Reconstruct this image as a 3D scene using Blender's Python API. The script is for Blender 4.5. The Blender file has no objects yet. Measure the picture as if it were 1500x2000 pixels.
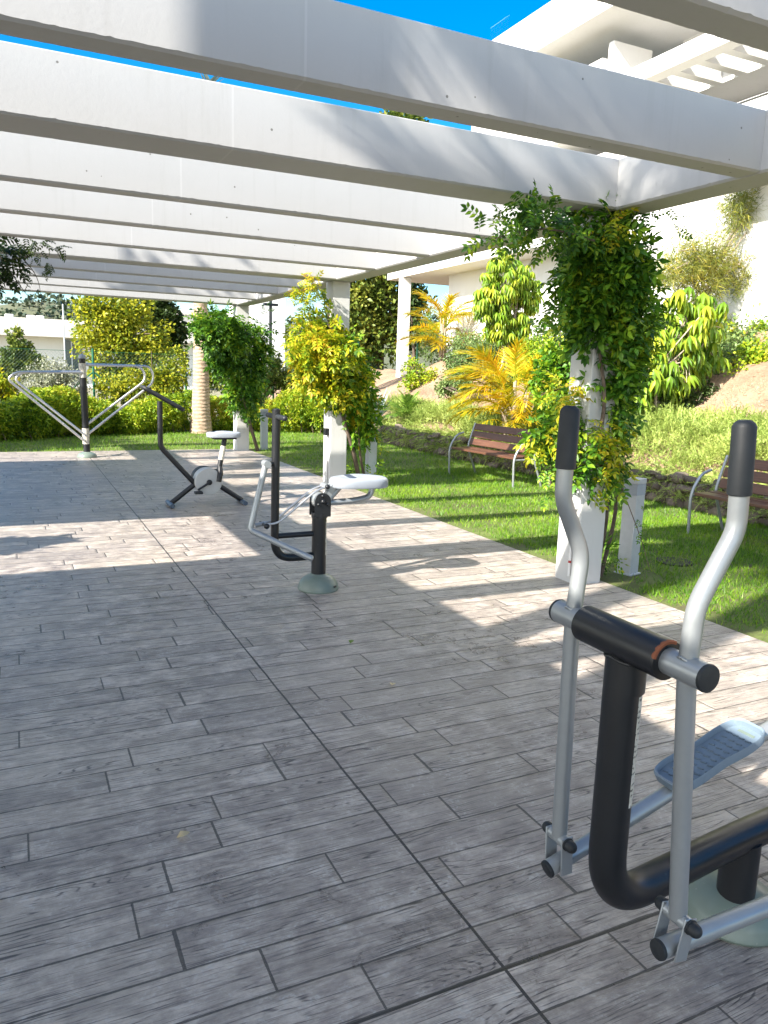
import bpy, math, random
import numpy as np
from mathutils import Vector, Matrix, Quaternion

random.seed(7); rng = np.random.default_rng(7)
SC = bpy.context.scene; COL = SC.collection

# ---------------------------------------------------------------- camera, sky, sun, exposure
F = 1500.0; EYE = np.array([0, 0, 1.65])
def _n(v): v = np.array(v, float); return v / np.linalg.norm(v)
def _c(px, py): return np.array([px - 750.0, 1000.0 - py, -F])
_Y = _n(_c(23, 706)); _X = _c(3900, 830); _X = _n(_X - _Y * (_X @ _Y)); _Z = np.cross(_X, _Y)
ROT = np.stack([_X, _Y, _Z])
def at(px, py, x=None, y=None, z=None):            # a point of the photograph on a known plane of the place
    r = ROT @ _n(_c(px, py))
    if x is not None: return EYE + r * x / r[0]
    if y is not None: return EYE + r * y / r[1]
    return EYE + r * (z - EYE[2]) / r[2]

cd = bpy.data.cameras.new('camera'); cam = bpy.data.objects.new('camera', cd); COL.objects.link(cam)
M4 = Matrix([list(ROT[i]) + [EYE[i]] for i in range(3)] + [[0, 0, 0, 1]])
cam.matrix_world = M4
cd.sensor_width = 36; cd.lens = 27; cd.clip_start = .05; cd.clip_end = 2000
SC.camera = cam

SUNV = Vector((-1.34, -.455, 1.0)).normalized()
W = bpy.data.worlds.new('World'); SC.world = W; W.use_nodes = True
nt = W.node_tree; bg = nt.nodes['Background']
sky = nt.nodes.new('ShaderNodeTexSky'); sky.sky_type = 'NISHITA'; sky.sun_disc = False
sky.sun_elevation = math.asin(SUNV.z); sky.sun_rotation = math.atan2(SUNV.x, SUNV.y)
sky.air_density = 1.1; sky.dust_density = .35; sky.ozone_density = 3.5
# deep clear blue away from the sun, brighter paler sky added sunward as fill light
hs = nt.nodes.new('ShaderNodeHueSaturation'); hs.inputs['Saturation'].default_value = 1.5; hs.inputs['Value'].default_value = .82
sky_fill = nt.nodes.new('ShaderNodeHueSaturation'); sky_fill.inputs['Saturation'].default_value = .38; sky_fill.inputs['Value'].default_value = 1.4
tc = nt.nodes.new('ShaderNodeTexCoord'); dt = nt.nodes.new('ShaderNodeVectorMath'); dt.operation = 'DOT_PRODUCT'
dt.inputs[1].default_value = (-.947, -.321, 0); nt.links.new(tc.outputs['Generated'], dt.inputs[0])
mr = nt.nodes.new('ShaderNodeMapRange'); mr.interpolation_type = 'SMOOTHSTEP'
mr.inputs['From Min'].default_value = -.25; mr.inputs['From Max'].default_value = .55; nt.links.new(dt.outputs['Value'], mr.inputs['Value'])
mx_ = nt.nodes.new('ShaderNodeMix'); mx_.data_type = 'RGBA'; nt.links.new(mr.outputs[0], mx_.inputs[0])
for h_ in (hs, sky_fill): nt.links.new(sky.outputs[0], h_.inputs['Color'])
nt.links.new(hs.outputs[0], mx_.inputs[6]); nt.links.new(sky_fill.outputs[0], mx_.inputs[7]); nt.links.new(mx_.outputs[2], bg.inputs[0])
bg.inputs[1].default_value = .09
ld = bpy.data.lights.new('sun', 'SUN'); lo = bpy.data.objects.new('sun', ld); COL.objects.link(lo)
ld.energy = 4.3; ld.angle = math.radians(.53); ld.color = (1, .94, .85)
lo.rotation_euler = SUNV.to_track_quat('Z', 'Y').to_euler(); lo.location = (-20, -8, 20)
SC.view_settings.view_transform = 'Standard'; SC.view_settings.look = 'None'
SC.view_settings.exposure = 1.9; SC.view_settings.gamma = 1
SC.cycles.max_bounces = 8; SC.cycles.transparent_max_bounces = 8

# ---------------------------------------------------------------- node helpers and materials
class NT:
    def __init__(s, name):
        s.m = bpy.data.materials.new(name); s.m.use_nodes = True; s.t = s.m.node_tree
        s.b = s.t.nodes['Principled BSDF']; s.out = s.t.nodes['Material Output']
    def n(s, typ, **kw):
        nd = s.t.nodes.new('ShaderNode' + typ)
        for k, v in kw.items():
            if k in nd.inputs: nd.inputs[k].default_value = v
            else: setattr(nd, k, v)
        return nd
    def l(s, a, b): s.t.links.new(a, b)
    def pos(s):
        return s.n('TexCoord').outputs['Object']
    def math(s, op, a, b=None, c=None):
        nd = s.t.nodes.new('ShaderNodeMath'); nd.operation = op
        for i, v in enumerate((a, b, c)):
            if v is None: continue
            if isinstance(v, (int, float)): nd.inputs[i].default_value = v
            else: s.l(v, nd.inputs[i])
        return nd.outputs[0]
    def noise(s, vec, scale, detail=4, rough=.55, dist=0):
        nd = s.n('TexNoise'); nd.inputs['Scale'].default_value = scale; nd.inputs['Detail'].default_value = detail
        nd.inputs['Roughness'].default_value = rough; nd.inputs['Distortion'].default_value = dist
        if vec is not None: s.l(vec, nd.inputs['Vector'])
        return nd.outputs['Fac']
    def mapv(s, vec, sc=(1, 1, 1), loc=(0, 0, 0)):
        nd = s.n('Mapping'); nd.inputs['Scale'].default_value = sc; nd.inputs['Location'].default_value = loc
        s.l(vec, nd.inputs['Vector']); return nd.outputs[0]
    def ramp(s, fac, *st):
        nd = s.n('ValToRGB'); e = nd.color_ramp.elements
        while len(e) < len(st): e.new(.5)
        for el, (p, c) in zip(e, st):
            el.position = p; el.color = (*c, 1) if len(c) == 3 else c
        s.l(fac, nd.inputs[0]); return nd.outputs[0]
    def mix(s, f, a, b, mode='MIX'):
        nd = s.n('Mix'); nd.data_type = 'RGBA'; nd.blend_type = mode
        for i, v in ((0, f), (6, a), (7, b)):
            if isinstance(v, (int, float)): nd.inputs[i].default_value = v
            elif isinstance(v, tuple): nd.inputs[i].default_value = (*v, 1)
            else: s.l(v, nd.inputs[i])
        return nd.outputs[2]
    def bump(s, h, strength=.3, dist=.01, normal=None):
        nd = s.n('Bump'); nd.inputs['Strength'].default_value = strength; nd.inputs['Distance'].default_value = dist
        s.l(h, nd.inputs['Height'])
        if normal is not None: s.l(normal, nd.inputs['Normal'])
        s.l(nd.outputs[0], s.b.inputs['Normal']); return nd.outputs[0]
    def set(s, **kw):
        for k, v in kw.items():
            k = k.replace('_', ' ')
            if hasattr(v, 'links'): s.l(v, s.b.inputs[k])
            else: s.b.inputs[k].default_value = (*v, 1) if isinstance(v, tuple) else v
        return s.m
def g3(v): return (v, v, v)

def white_paint(name, c=(.42, .418, .41), scale=1.0, joints=0, holes=True):
    t = NT(name); p = t.pos()
    big = t.noise(p, 1.3 * scale, 5, .6)
    streak = t.noise(t.mapv(p, (9, 9, .5)), 2.2 * scale, 4, .6)
    col = t.mix(t.ramp(big, (.35, g3(0)), (.75, g3(.35))), c, (c[0] * .84, c[1] * .83, c[2] * .80))
    col = t.mix(t.ramp(streak, (.55, g3(0)), (.8, g3(.3))), col, (c[0] * .74, c[1] * .73, c[2] * .69))
    h = t.noise(p, 35, 5, .6)
    if holes:
        v = t.n('TexVoronoi'); v.inputs['Scale'].default_value = 7.5; t.l(p, v.inputs['Vector'])
        d = t.math('MULTIPLY', v.outputs['Distance'], 1)
        sel = t.math('GREATER_THAN', t.noise(p, 1.7, 2), .5)
        hole = t.math('MULTIPLY', t.math('LESS_THAN', d, .055), sel)
        col = t.mix(hole, col, (.16, .155, .14))
        h = t.math('SUBTRACT', h, t.math('MULTIPLY', hole, 3))
    if joints:
        sx = t.n('SeparateXYZ'); t.l(p, sx.inputs[0])
        m = t.math('PINGPONG', t.math('ADD', sx.outputs[0], .09), joints)
        j = t.math('LESS_THAN', m, .006)
        h = t.math('ADD', h, t.math('MULTIPLY', j, .5))
        col = t.mix(t.math('MULTIPLY', j, .12), col, (.80, .80, .78))
    t.bump(h, .16, .005)
    return t.set(Base_Color=col, Roughness=.62)
t_off = .3
M = {}
M['beam'] = white_paint('painted_concrete_beam', joints=4.2)
M['column'] = white_paint('painted_concrete_column', c=(.50, .50, .485))
M['render'] = white_paint('white_render_wall', c=(.66, .65, .63), scale=.5, holes=False)
M['render_cream'] = white_paint('cream_render_wall', c=(.56, .53, .48), scale=.3, holes=False)

def metal_paint(name, c, rough=.35, metallic=0., wear=None, bump=.05):
    t = NT(name); p = t.pos()
    n1 = t.noise(p, 14, 5, .65); n2 = t.noise(p, 90, 3)
    col = t.mix(t.ramp(n1, (.4, g3(0)), (.8, g3(.45))), c, tuple(x * .78 for x in c))
    if wear:
        col = t.mix(t.ramp(t.noise(p, 26, 6, .7), (.66, g3(0)), (.72, g3(.9))), col, wear)
    r = t.ramp(n1, (.3, g3(rough * .85)), (.8, g3(min(1, rough * 1.35))))
    t.bump(n2, bump, .002)
    return t.set(Base_Color=col, Roughness=r, Metallic=metallic)
M['silver'] = metal_paint('silver_coated_steel', (.33, .35, .36), .33, .5)
M['steel'] = metal_paint('brushed_stainless_steel', (.60, .60, .60), .28, .85)
M['black'] = metal_paint('black_coated_steel', (.007, .008, .010), .36, 0, wear=(.03, .033, .036))
M['rubber'] = metal_paint('dark_rubber', (.012, .015, .018), .55, 0, bump=.15)
M['rust'] = metal_paint('rusty_edge', (.22, .07, .03), .85)
M['rust2'] = metal_paint('dark_cast_iron', (.02, .016, .012), .9, wear=(.06, .035, .02))
M['dome'] = metal_paint('pale_green_grey_plastic', (.15, .19, .16), .34, 0, wear=(.30, .30, .26))
M['seat'] = metal_paint('pale_grey_plastic', (.30, .33, .37), .42)
M['tread'] = metal_paint('blue_grey_plastic', (.15, .20, .25), .45)
M['rib'] = metal_paint('dark_rib_plastic', (.12, .165, .21), .5)
M['wheel'] = metal_paint('grey_wheel_plastic', (.42, .43, .42), .5)
M['anthracite'] = metal_paint('anthracite_steel', (.06, .085, .12), .4)
M['bollard'] = metal_paint('grey_coated_aluminium', (.46, .48, .50), .45, .2)
M['green'] = metal_paint('green_coated_steel', (.006, .10, .05), .45)
M['plastic_w'] = metal_paint('white_plastic', (.62, .62, .60), .5)
M['red'] = metal_paint('red_tape', (.35, .03, .03), .6)

def sticker():
    t = NT('worn_instruction_sticker'); p = t.pos()
    sx = t.n('SeparateXYZ'); t.l(p, sx.inputs[0])
    row = t.math('SINE', t.math('MULTIPLY', sx.outputs[2], 420))
    nz = t.noise(t.mapv(p, (1, 1, .35)), 170, 2)
    txt = t.math('MULTIPLY', t.math('GREATER_THAN', row, .25), t.math('GREATER_THAN', nz, .52))
    col = t.mix(txt, (.55, .52, .44), (.10, .10, .09))
    col = t.mix(t.ramp(t.noise(p, 30, 5), (.55, g3(0)), (.62, g3(1))), col, (.62, .60, .54))
    return t.set(Base_Color=col, Roughness=.5)
M['sticker'] = sticker()

def wood_slat():
    t = NT('varnished_brown_slat'); p = t.pos()
    g = t.noise(t.mapv(p, (22, 1.2, 22)), 3, 6, .65, .6)
    col = t.ramp(g, (.25, (.055, .024, .014)), (.55, (.105, .046, .026)), (.8, (.15, .068, .038)))
    t.bump(g, .25, .004)
    return t.set(Base_Color=col, Roughness=.42)
M['slat'] = wood_slat()

def stamped_floor():
    t = NT('stamped_plank_concrete'); p = t.pos()
    s = t.n('SeparateXYZ'); t.l(p, s.inputs[0])
    X, Y = s.outputs[0], s.outputs[1]
    warp = t.math('MULTIPLY', t.math('SUBTRACT', t.noise(t.mapv(p, (1, .4, 1)), 2.3, 2), .5), .012)
    Yw = t.math('ADD', Y, warp)
    rowf = t.math('DIVIDE', t.math('ADD', Yw, .157 + 20.64), .172)
    row = t.math('FLOOR', rowf); fy = t.math('FRACT', rowf)
    wn = t.n('TexWhiteNoise'); wn.noise_dimensions = '1D'; t.l(row, wn.inputs['W'])
    # each row of planks is shifted by about a fifth of a plank, with some irregularity
    sh = t.math('ADD', t.math('MULTIPLY', row, -.185), t.math('MULTIPLY', wn.outputs['Value'], .55))
    wob = t.math('MULTIPLY', t.math('SINE', t.math('ADD', t.math('MULTIPLY', X, 2.1), t.math('MULTIPLY', row, 2.4))), .17)
    uf = t.math('ADD', t.math('ADD', t.math('DIVIDE', X, .82), sh), wob)
    cell = t.math('FLOOR', uf); fu = t.math('FRACT', uf)
    cmb = t.n('CombineXYZ'); t.l(cell, cmb.inputs[0]); t.l(row, cmb.inputs[1])
    w2 = t.n('TexWhiteNoise'); w2.noise_dimensions = '2D'; t.l(cmb.outputs[0], w2.inputs['Vector'])
    rnd = w2.outputs['Value']
    # grain, offset from plank to plank
    off = t.n('CombineXYZ'); t.l(t.math('MULTIPLY', rnd, 37), off.inputs[0]); t.l(t.math('MULTIPLY', rnd, 91), off.inputs[1])
    va = t.n('VectorMath'); va.operation = 'ADD'; t.l(p, va.inputs[0]); t.l(off.outputs[0], va.inputs[1])
    gv = va.outputs[0]
    swirl = t.noise(t.mapv(gv, (.55, 5.0, 1)), 1.0, 2, .45)
    rings = t.math('SINE', t.math('MULTIPLY', t.math('ADD', swirl, t.math('MULTIPLY', Y, 1.3)), 330))
    fine = t.noise(t.mapv(gv, (1.6, 62, 1)), 2.0, 5, .72, .12)
    ringl = t.math('POWER', t.math('MAXIMUM', rings, 0), 3)
    ringm = t.math('MULTIPLY', ringl, t.ramp(t.noise(t.mapv(gv, (1, 2.5, 1)), 2.6, 4), (.40, g3(.12)), (.62, g3(1))))
    grain = t.math('ADD', t.math('MULTIPLY', ringm, -.17), t.math('MULTIPLY', fine, 1.12))
    # joints
    ey = t.math('MINIMUM', fy, t.math('SUBTRACT', 1, fy)); eu = t.math('MINIMUM', fu, t.math('SUBTRACT', 1, fu))
    jn = t.noise(p, 22, 3)
    jy = t.math('LESS_THAN', ey, t.math('MULTIPLY', jn, .042))
    ju = t.math('LESS_THAN', eu, t.math('ADD', .0022, t.math('MULTIPLY', jn, .0065)))
    jf = t.math('MAXIMUM', jy, ju)
    soft = t.math('MINIMUM', t.math('MULTIPLY', ey, 9), t.math('MINIMUM', t.math('MULTIPLY', eu, 40), 1))
    # saw cuts: one along the depth, two across
    cutx = t.math('ABSOLUTE', t.math('SUBTRACT', t.math('ADD', X, t.math('MULTIPLY', t.math('SUBTRACT', t.noise(p, 5, 2), .5), .008)), 1.178))
    cuty = t.math('ABSOLUTE', t.math('SUBTRACT', Y, 1.557))
    cut = t.math('MAXIMUM', t.math('LESS_THAN', cutx, .0052), t.math('LESS_THAN', cuty, .0048))
    groove = t.math('MAXIMUM', t.math('MULTIPLY', jf, .82), cut)
    # colour: pale release powder over grey purple, mottled
    m1 = t.noise(p, .9, 6, .62, .4); m2 = t.noise(p, 6.5, 7, .72, .3); m3 = t.noise(p, 60, 4, .7)
    m4 = t.noise(t.mapv(p, (3, 12, 1)), 2.5, 6, .7, .5)
    base = t.ramp(t.math('ADD', t.math('MULTIPLY', m2, .55), t.math('MULTIPLY', m4, .45)), (.34, (.15, .122, .112)), (.49, (.38, .325, .280)), (.64, (.68, .595, .505)))
    base = t.mix(t.ramp(m1, (.45, g3(0)), (.62, g3(.6))), base, (.47, .41, .33))
    base = t.mix(t.ramp(t.noise(t.mapv(p, (1, 1, 1), (7, 3, 0)), .55, 5, .6, .6), (.46, g3(0)), (.64, g3(.30))), base, (.20, .18, .19))
    base = t.mix(t.math('MULTIPLY', t.math('SUBTRACT', rnd, .4), .45), base, (.10, .085, .085))
    base = t.mix(t.ramp(t.math('MULTIPLY', m2, m3), (.30, g3(0)), (.37, g3(.65))), base, (.54, .51, .47))
    base = t.mix(t.ramp(grain, (.36, g3(.95)), (.52, g3(0))), base, (.05, .043, .046))
    base = t.mix(groove, base, (.022, .021, .024))
    h = t.math('ADD', t.math('MULTIPLY', grain, .55), t.math('MULTIPLY', m3, .22))
    h = t.math('ADD', h, t.math('MULTIPLY', soft, .55))
    h = t.math('SUBTRACT', h, t.math('MULTIPLY', groove, 1.6))
    t.bump(h, .9, .008)
    r = t.ramp(t.math('ADD', t.math('MULTIPLY', m1, .5), t.math('MULTIPLY', m2, .5)), (.35, g3(.24)), (.65, g3(.46)))
    t.b.inputs['Specular IOR Level'].default_value = .5
    return t.set(Base_Color=base, Roughness=r)
M['floor'] = stamped_floor()

def leaf(name, cols, trans=.35, rough=.45, clump=1.6):
    t = NT(name); p = t.pos()
    geo = t.n('NewGeometry')
    r = geo.outputs['Random Per Island']
    nz = t.noise(p, clump, 3, .6)
    f = t.math('ADD', t.math('MULTIPLY', r, .5), t.math('MULTIPLY', t.math('SUBTRACT', nz, .25), 1.0))
    k = len(cols)
    col = t.ramp(f, *[(.12 + .76 * i / (k - 1), c) for i, c in enumerate(cols)])
    t.set(Base_Color=col, Roughness=rough)
    t.b.inputs['Specular IOR Level'].default_value = .35
    tr = t.n('BsdfTranslucent'); t.l(t.mix(.45, col, (.75, .85, .12), 'MULTIPLY'), tr.inputs[0])
    t.l(col, tr.inputs[0])
    mx = t.n('MixShader'); mx.inputs[0].default_value = trans
    t.l(t.b.outputs[0], mx.inputs[1]); t.l(tr.outputs[0], mx.inputs[2]); t.l(mx.outputs[0], t.out.inputs[0])
    return t.m
M['vine_dark'] = leaf('vine_leaf_green', [(.025, .08, .008), (.06, .17, .012), (.13, .29, .018), (.26, .41, .02), (.42, .46, .02)], .4, clump=2.2)
M['vine_deep'] = leaf('vine_leaf_deep_green', [(.018, .055, .008), (.035, .11, .010), (.07, .19, .014), (.18, .33, .02), (.36, .42, .02)], .3, clump=2.6)
M['vine_yellow'] = leaf('vine_leaf_yellowing', [(.05, .13, .010), (.16, .27, .012), (.34, .40, .015), (.55, .49, .02), (.58, .34, .03)], .42, clump=1.9)
M['hedge'] = leaf('hedge_leaf', [(.04, .11, .012), (.14, .26, .015), (.30, .42, .02), (.48, .52, .03), (.52, .34, .06)], .35, clump=1.1)
M['tree_yellow'] = leaf('yellow_green_tree_leaf', [(.04, .08, .012), (.11, .17, .016), (.30, .34, .02), (.52, .48, .03), (.24, .31, .04)], .42, clump=.8)
M['tree_olive'] = leaf('olive_tree_leaf', [(.03, .06, .012), (.08, .13, .02), (.20, .24, .035), (.34, .33, .05)], .3, clump=.7)
M['tree_dark'] = leaf('dark_tree_leaf', [(.012, .03, .008), (.03, .06, .012), (.07, .11, .02)], .25, clump=.7)
M['shrub_pale'] = leaf('pale_shrub_leaf', [(.12, .15, .07), (.30, .32, .20), (.50, .50, .42)], .3, clump=1.5)
M['areca'] = leaf('golden_palm_leaflet', [(.22, .32, .012), (.48, .46, .015), (.72, .50, .02), (.70, .36, .02)], .45, clump=1.2)
M['agave'] = leaf('blue_grey_sword_leaf', [(.10, .15, .13), (.20, .26, .24), (.34, .40, .38)], .1, clump=1.2)
M['cycad'] = leaf('green_cycad_leaflet', [(.05, .12, .02), (.14, .26, .03), (.30, .42, .05)], .3)
M['greyshrub'] = leaf('grey_green_shrub_leaf', [(.05, .10, .03), (.14, .22, .06), (.28, .35, .12)], .25, clump=1.3)
M['scheff'] = leaf('umbrella_leaf_green', [(.05, .13, .012), (.14, .27, .016), (.30, .42, .03), (.52, .50, .03)], .42, clump=1.6)
M['needle'] = leaf('grevillea_needle', [(.07, .12, .03), (.17, .21, .04), (.30, .30, .05), (.44, .34, .05)], .35, clump=1.5)
M['rosemary'] = leaf('trailing_rosemary_leaf', [(.09, .16, .03), (.26, .36, .07), (.42, .50, .13), (.54, .58, .18)], .25, clump=2.0)
M['grass'] = leaf('grass_blade', [(.03, .09, .006), (.08, .20, .008), (.165, .30, .010), (.27, .37, .03)], .28, clump=1.3)
M['woodland'] = leaf('hillside_woodland_leaf', [(.02, .035, .02), (.04, .06, .03), (.07, .09, .045)], .1, clump=.05)
M['flower'] = leaf('red_flower', [(.4, .01, .02), (.5, .02, .03)], .2)
M['dryleaf'] = leaf('dry_leaf', [(.62, .48, .24), (.72, .60, .36)], .1)
def bark(name, c1, c2, sc=6):
    t = NT(name); p = t.pos()
    n = t.noise(t.mapv(p, (3, 3, 1)), sc, 6, .7)
    t.bump(n, .6, .02)
    return t.set(Base_Color=t.ramp(n, (.3, c1), (.7, c2)), Roughness=.85)
M['bark'] = bark('brown_bark', (.05, .035, .022), (.15, .11, .08))
M['barkpale'] = bark('pale_bark', (.26, .20, .14), (.46, .38, .29))
def palmbark():
    t = NT('ringed_palm_bark'); p = t.pos()
    s = t.n('SeparateXYZ'); t.l(p, s.inputs[0])
    w = t.math('SINE', t.math('MULTIPLY', t.math('ADD', s.outputs[2], t.math('MULTIPLY', t.noise(p, 4, 2), .12)), 70))
    n = t.noise(p, 9, 6, .7)
    t.bump(t.math('ADD', t.math('MULTIPLY', w, .4), n), .6, .02)
    col = t.mix(t.math('MULTIPLY', t.math('MAXIMUM', w, 0), .35), t.ramp(n, (.3, (.24, .17, .11)), (.7, (.50, .38, .27))), (.16, .11, .07))
    return t.set(Base_Color=col, Roughness=.85)
M['palmbark'] = palmbark()
def soil(name, c1, c2, c3):
    t = NT(name); p = t.pos()
    n = t.noise(p, 1.4, 8, .65); m = t.noise(p, 24, 6, .7)
    t.bump(t.math('ADD', n, t.math('MULTIPLY', m, .5)), .8, .04)
    return t.set(Base_Color=t.ramp(t.math('ADD', t.math('MULTIPLY', n, .6), t.math('MULTIPLY', m, .4)), (.35, c1), (.5, c2), (.68, c3)), Roughness=.95)
M['soil'] = soil('pale_bare_soil', (.15, .09, .055), (.27, .18, .115), (.36, .25, .17))
M['turf'] = soil('turf_ground', (.09, .07, .035), (.10, .13, .025), (.15, .19, .04))
M['ground'] = soil('dry_ground', (.14, .13, .07), (.22, .20, .12), (.30, .27, .17))
M['hill'] = soil('hillside_ground', (.06, .07, .04), (.09, .10, .05), (.13, .12, .07))
def stone():
    t = NT('rough_brown_stone'); p = t.pos()
    geo = t.n('NewGeometry'); r = geo.outputs['Random Per Island']
    n = t.noise(p, 9, 8, .7)
    c = t.mix(n, t.ramp(r, (.1, (.04, .028, .02)), (.5, (.10, .07, .05)), (.9, (.20, .155, .12))), (.15, .12, .10))
    t.bump(n, .9, .03)
    return t.set(Base_Color=c, Roughness=.9)
M['stone'] = stone()
def glass():
    t = NT('clear_glass_panel')
    t.set(Base_Color=(.95, .98, .98), Roughness=.01, IOR=1.05, Transmission_Weight=1.0)
    return t.m
M['glass'] = glass()
t = NT('dark_window_glass'); M['window'] = t.set(Base_Color=(.05, .07, .08), Roughness=.08)

# ---------------------------------------------------------------- mesh helpers
def tag(o, label=None, cat=None, group=None, kind=None):
    if label: o['label'] = label
    if cat: o['category'] = cat
    if group: o['group'] = group
    if kind: o['kind'] = kind
    return o
def thing(name, label, cat, loc=(0, 0, 0), group=None):
    o = bpy.data.objects.new(name, None); COL.objects.link(o); o.location = tuple(float(v) for v in loc)
    o.empty_display_size = .2
    return tag(o, label, cat, group)
def origin(o):
    while o.parent: o = o.parent
    return np.array(o.location)
class MB:
    def __init__(s): s.v = []; s.f = []; s.n = 0
    def add(s, v, f):
        v = np.asarray(v, float); s.v.append(v); s.f += [tuple(int(i) + s.n for i in q) for q in f]; s.n += len(v); return s
    def box(s, a, b):
        (x0, y0, z0), (x1, y1, z1) = a, b
        x0, x1 = sorted((x0, x1)); y0, y1 = sorted((y0, y1)); z0, z1 = sorted((z0, z1))
        v = [(x, y, z) for z in (z0, z1) for x, y in ((x0, y0), (x1, y0), (x1, y1), (x0, y1))]
        return s.add(v, [(3, 2, 1, 0), (4, 5, 6, 7), (0, 1, 5, 4), (1, 2, 6, 5), (2, 3, 7, 6), (3, 0, 4, 7)])
    def obox(s, c, ax, size):                      # box with axes ax (3x3 rows)
        c = np.array(c, float); ax = np.array(ax, float); h = np.array(size) / 2
        v = [c + ax[0] * sx * h[0] + ax[1] * sy * h[1] + ax[2] * sz * h[2] for sz in (-1, 1) for sx, sy in ((-1, -1), (1, -1), (1, 1), (-1, 1))]
        return s.add(v, [(3, 2, 1, 0), (4, 5, 6, 7), (0, 1, 5, 4), (1, 2, 6, 5), (2, 3, 7, 6), (3, 0, 4, 7)])
    def tube(s, pts, r, seg=14, cap=True, round_end=False):
        pts = [np.array(p, float) for p in pts]; n = len(pts)
        rs = [r] * n if np.isscalar(r) else list(r)
        if round_end:
            for end in (0, 1):
                a, b = (pts[0], pts[1]) if end == 0 else (pts[-1], pts[-2])
                d = _n(a - b); R0 = rs[0] if end == 0 else rs[-1]
                ex = [(a + d * R0 * math.sin(k * math.pi / 8) * .9, R0 * max(.02, math.cos(k * math.pi / 8))) for k in range(1, 5)]
                if end == 0: pts = [e[0] for e in ex[::-1]] + pts; rs = [e[1] for e in ex[::-1]] + rs
                else: pts = pts + [e[0] for e in ex]; rs = rs + [e[1] for e in ex]
            n = len(pts)
        T = []
        for i in range(n):
            d = pts[min(i + 1, n - 1)] - pts[max(i - 1, 0)]; T.append(_n(d))
        u = np.cross(T[0], [0, 0, 1.0])
        if np.linalg.norm(u) < .1: u = np.cross(T[0], [0, 1.0, 0])
        u = _n(u); V = []
        for i in range(n):
            u = _n(u - T[i] * (u @ T[i])); w = np.cross(T[i], u)
            for k in range(seg):
                a = 2 * math.pi * k / seg; V.append(pts[i] + rs[i] * (u * math.cos(a) + w * math.sin(a)))
        Fc = []
        for i in range(n - 1):
            for k in range(seg):
                k2 = (k + 1) % seg; Fc.append((i * seg + k, i * seg + k2, (i + 1) * seg + k2, (i + 1) * seg + k))
        if cap: Fc.append(tuple(range(seg - 1, -1, -1))); Fc.append(tuple((n - 1) * seg + k for k in range(seg)))
        return s.add(V, Fc)
    def cyl(s, a, b, r, seg=28, r2=None): return s.tube([a, b], [r, r if r2 is None else r2], seg)
    def lathe(s, c, prof, seg=40, axis=None):      # prof: (radius, height) list about c
        c = np.array(c, float)
        ax = np.eye(3) if axis is None else np.array(axis, float)
        V = []
        for r, h in prof:
            for k in range(seg):
                a = 2 * math.pi * k / seg; V.append(c + ax[0] * r * math.cos(a) + ax[1] * r * math.sin(a) + ax[2] * h)
        Fc = []
        for i in range(len(prof) - 1):
            for k in range(seg):
                k2 = (k + 1) % seg; Fc.append((i * seg + k, i * seg + k2, (i + 1) * seg + k2, (i + 1) * seg + k))
        Fc.append(tuple(range(seg - 1, -1, -1))); Fc.append(tuple((len(prof) - 1) * seg + k for k in range(seg)))
        return s.add(V, Fc)
    def build(s, name, mat, parent=None, smooth=True, bevel=0, label=None, angle=40):
        V = np.concatenate(s.v) if s.v else np.zeros((0, 3))
        if parent is not None: V = V - origin(parent)
        me = bpy.data.meshes.new(name); me.from_pydata([tuple(v) for v in V], [], s.f); me.update()
        if smooth:
            me.shade_smooth() if hasattr(me, 'shade_smooth') else None
            try: me.set_sharp_from_angle(angle=math.radians(angle))
            except Exception: pass
        o = bpy.data.objects.new(name, me); COL.objects.link(o)
        if mat: me.materials.append(mat)
        if parent is not None: o.parent = parent
        if bevel:
            m = o.modifiers.new('bevel', 'BEVEL'); m.width = bevel; m.segments = 2; m.limit_method = 'ANGLE'; m.angle_limit = math.radians(40)
        if label: o['label'] = label
        return o
def fillet(pts, r, seg=6):
    pts = [np.array(p, float) for p in pts]; out = [pts[0]]
    rr = r if hasattr(r, '__len__') else [r] * len(pts)
    for i in range(1, len(pts) - 1):
        a, b, c = pts[i - 1], pts[i], pts[i + 1]
        la, lc = np.linalg.norm(a - b), np.linalg.norm(c - b)
        d = min(rr[i], la * .49, lc * .49)
        p0 = b + (a - b) / la * d; p1 = b + (c - b) / lc * d
        for k in range(seg + 1):
            t_ = k / seg; out.append((1 - t_) ** 2 * p0 + 2 * t_ * (1 - t_) * b + t_ ** 2 * p1)
    out.append(pts[-1]); return out
def fast_mesh(name, V, Fc, mat, parent=None):      # V (n,3), Fc (m,k) arrays
    V = np.asarray(V, np.float32)
    if parent is not None: V = V - origin(parent).astype(np.float32)
    Fc = np.asarray(Fc, np.int32); m, k = Fc.shape
    me = bpy.data.meshes.new(name)
    me.vertices.add(len(V)); me.vertices.foreach_set('co', V.ravel())
    me.loops.add(m * k); me.loops.foreach_set('vertex_index', Fc.ravel())
    me.polygons.add(m); me.polygons.foreach_set('loop_start', np.arange(0, m * k, k, dtype=np.int32))
    try: me.polygons.foreach_set('loop_total', np.full(m, k, np.int32))
    except Exception: pass
    me.update(calc_edges=True); me.validate()
    me.materials.append(mat)
    o = bpy.data.objects.new(name, me); COL.objects.link(o)
    if parent is not None: o.parent = parent
    return o
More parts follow.
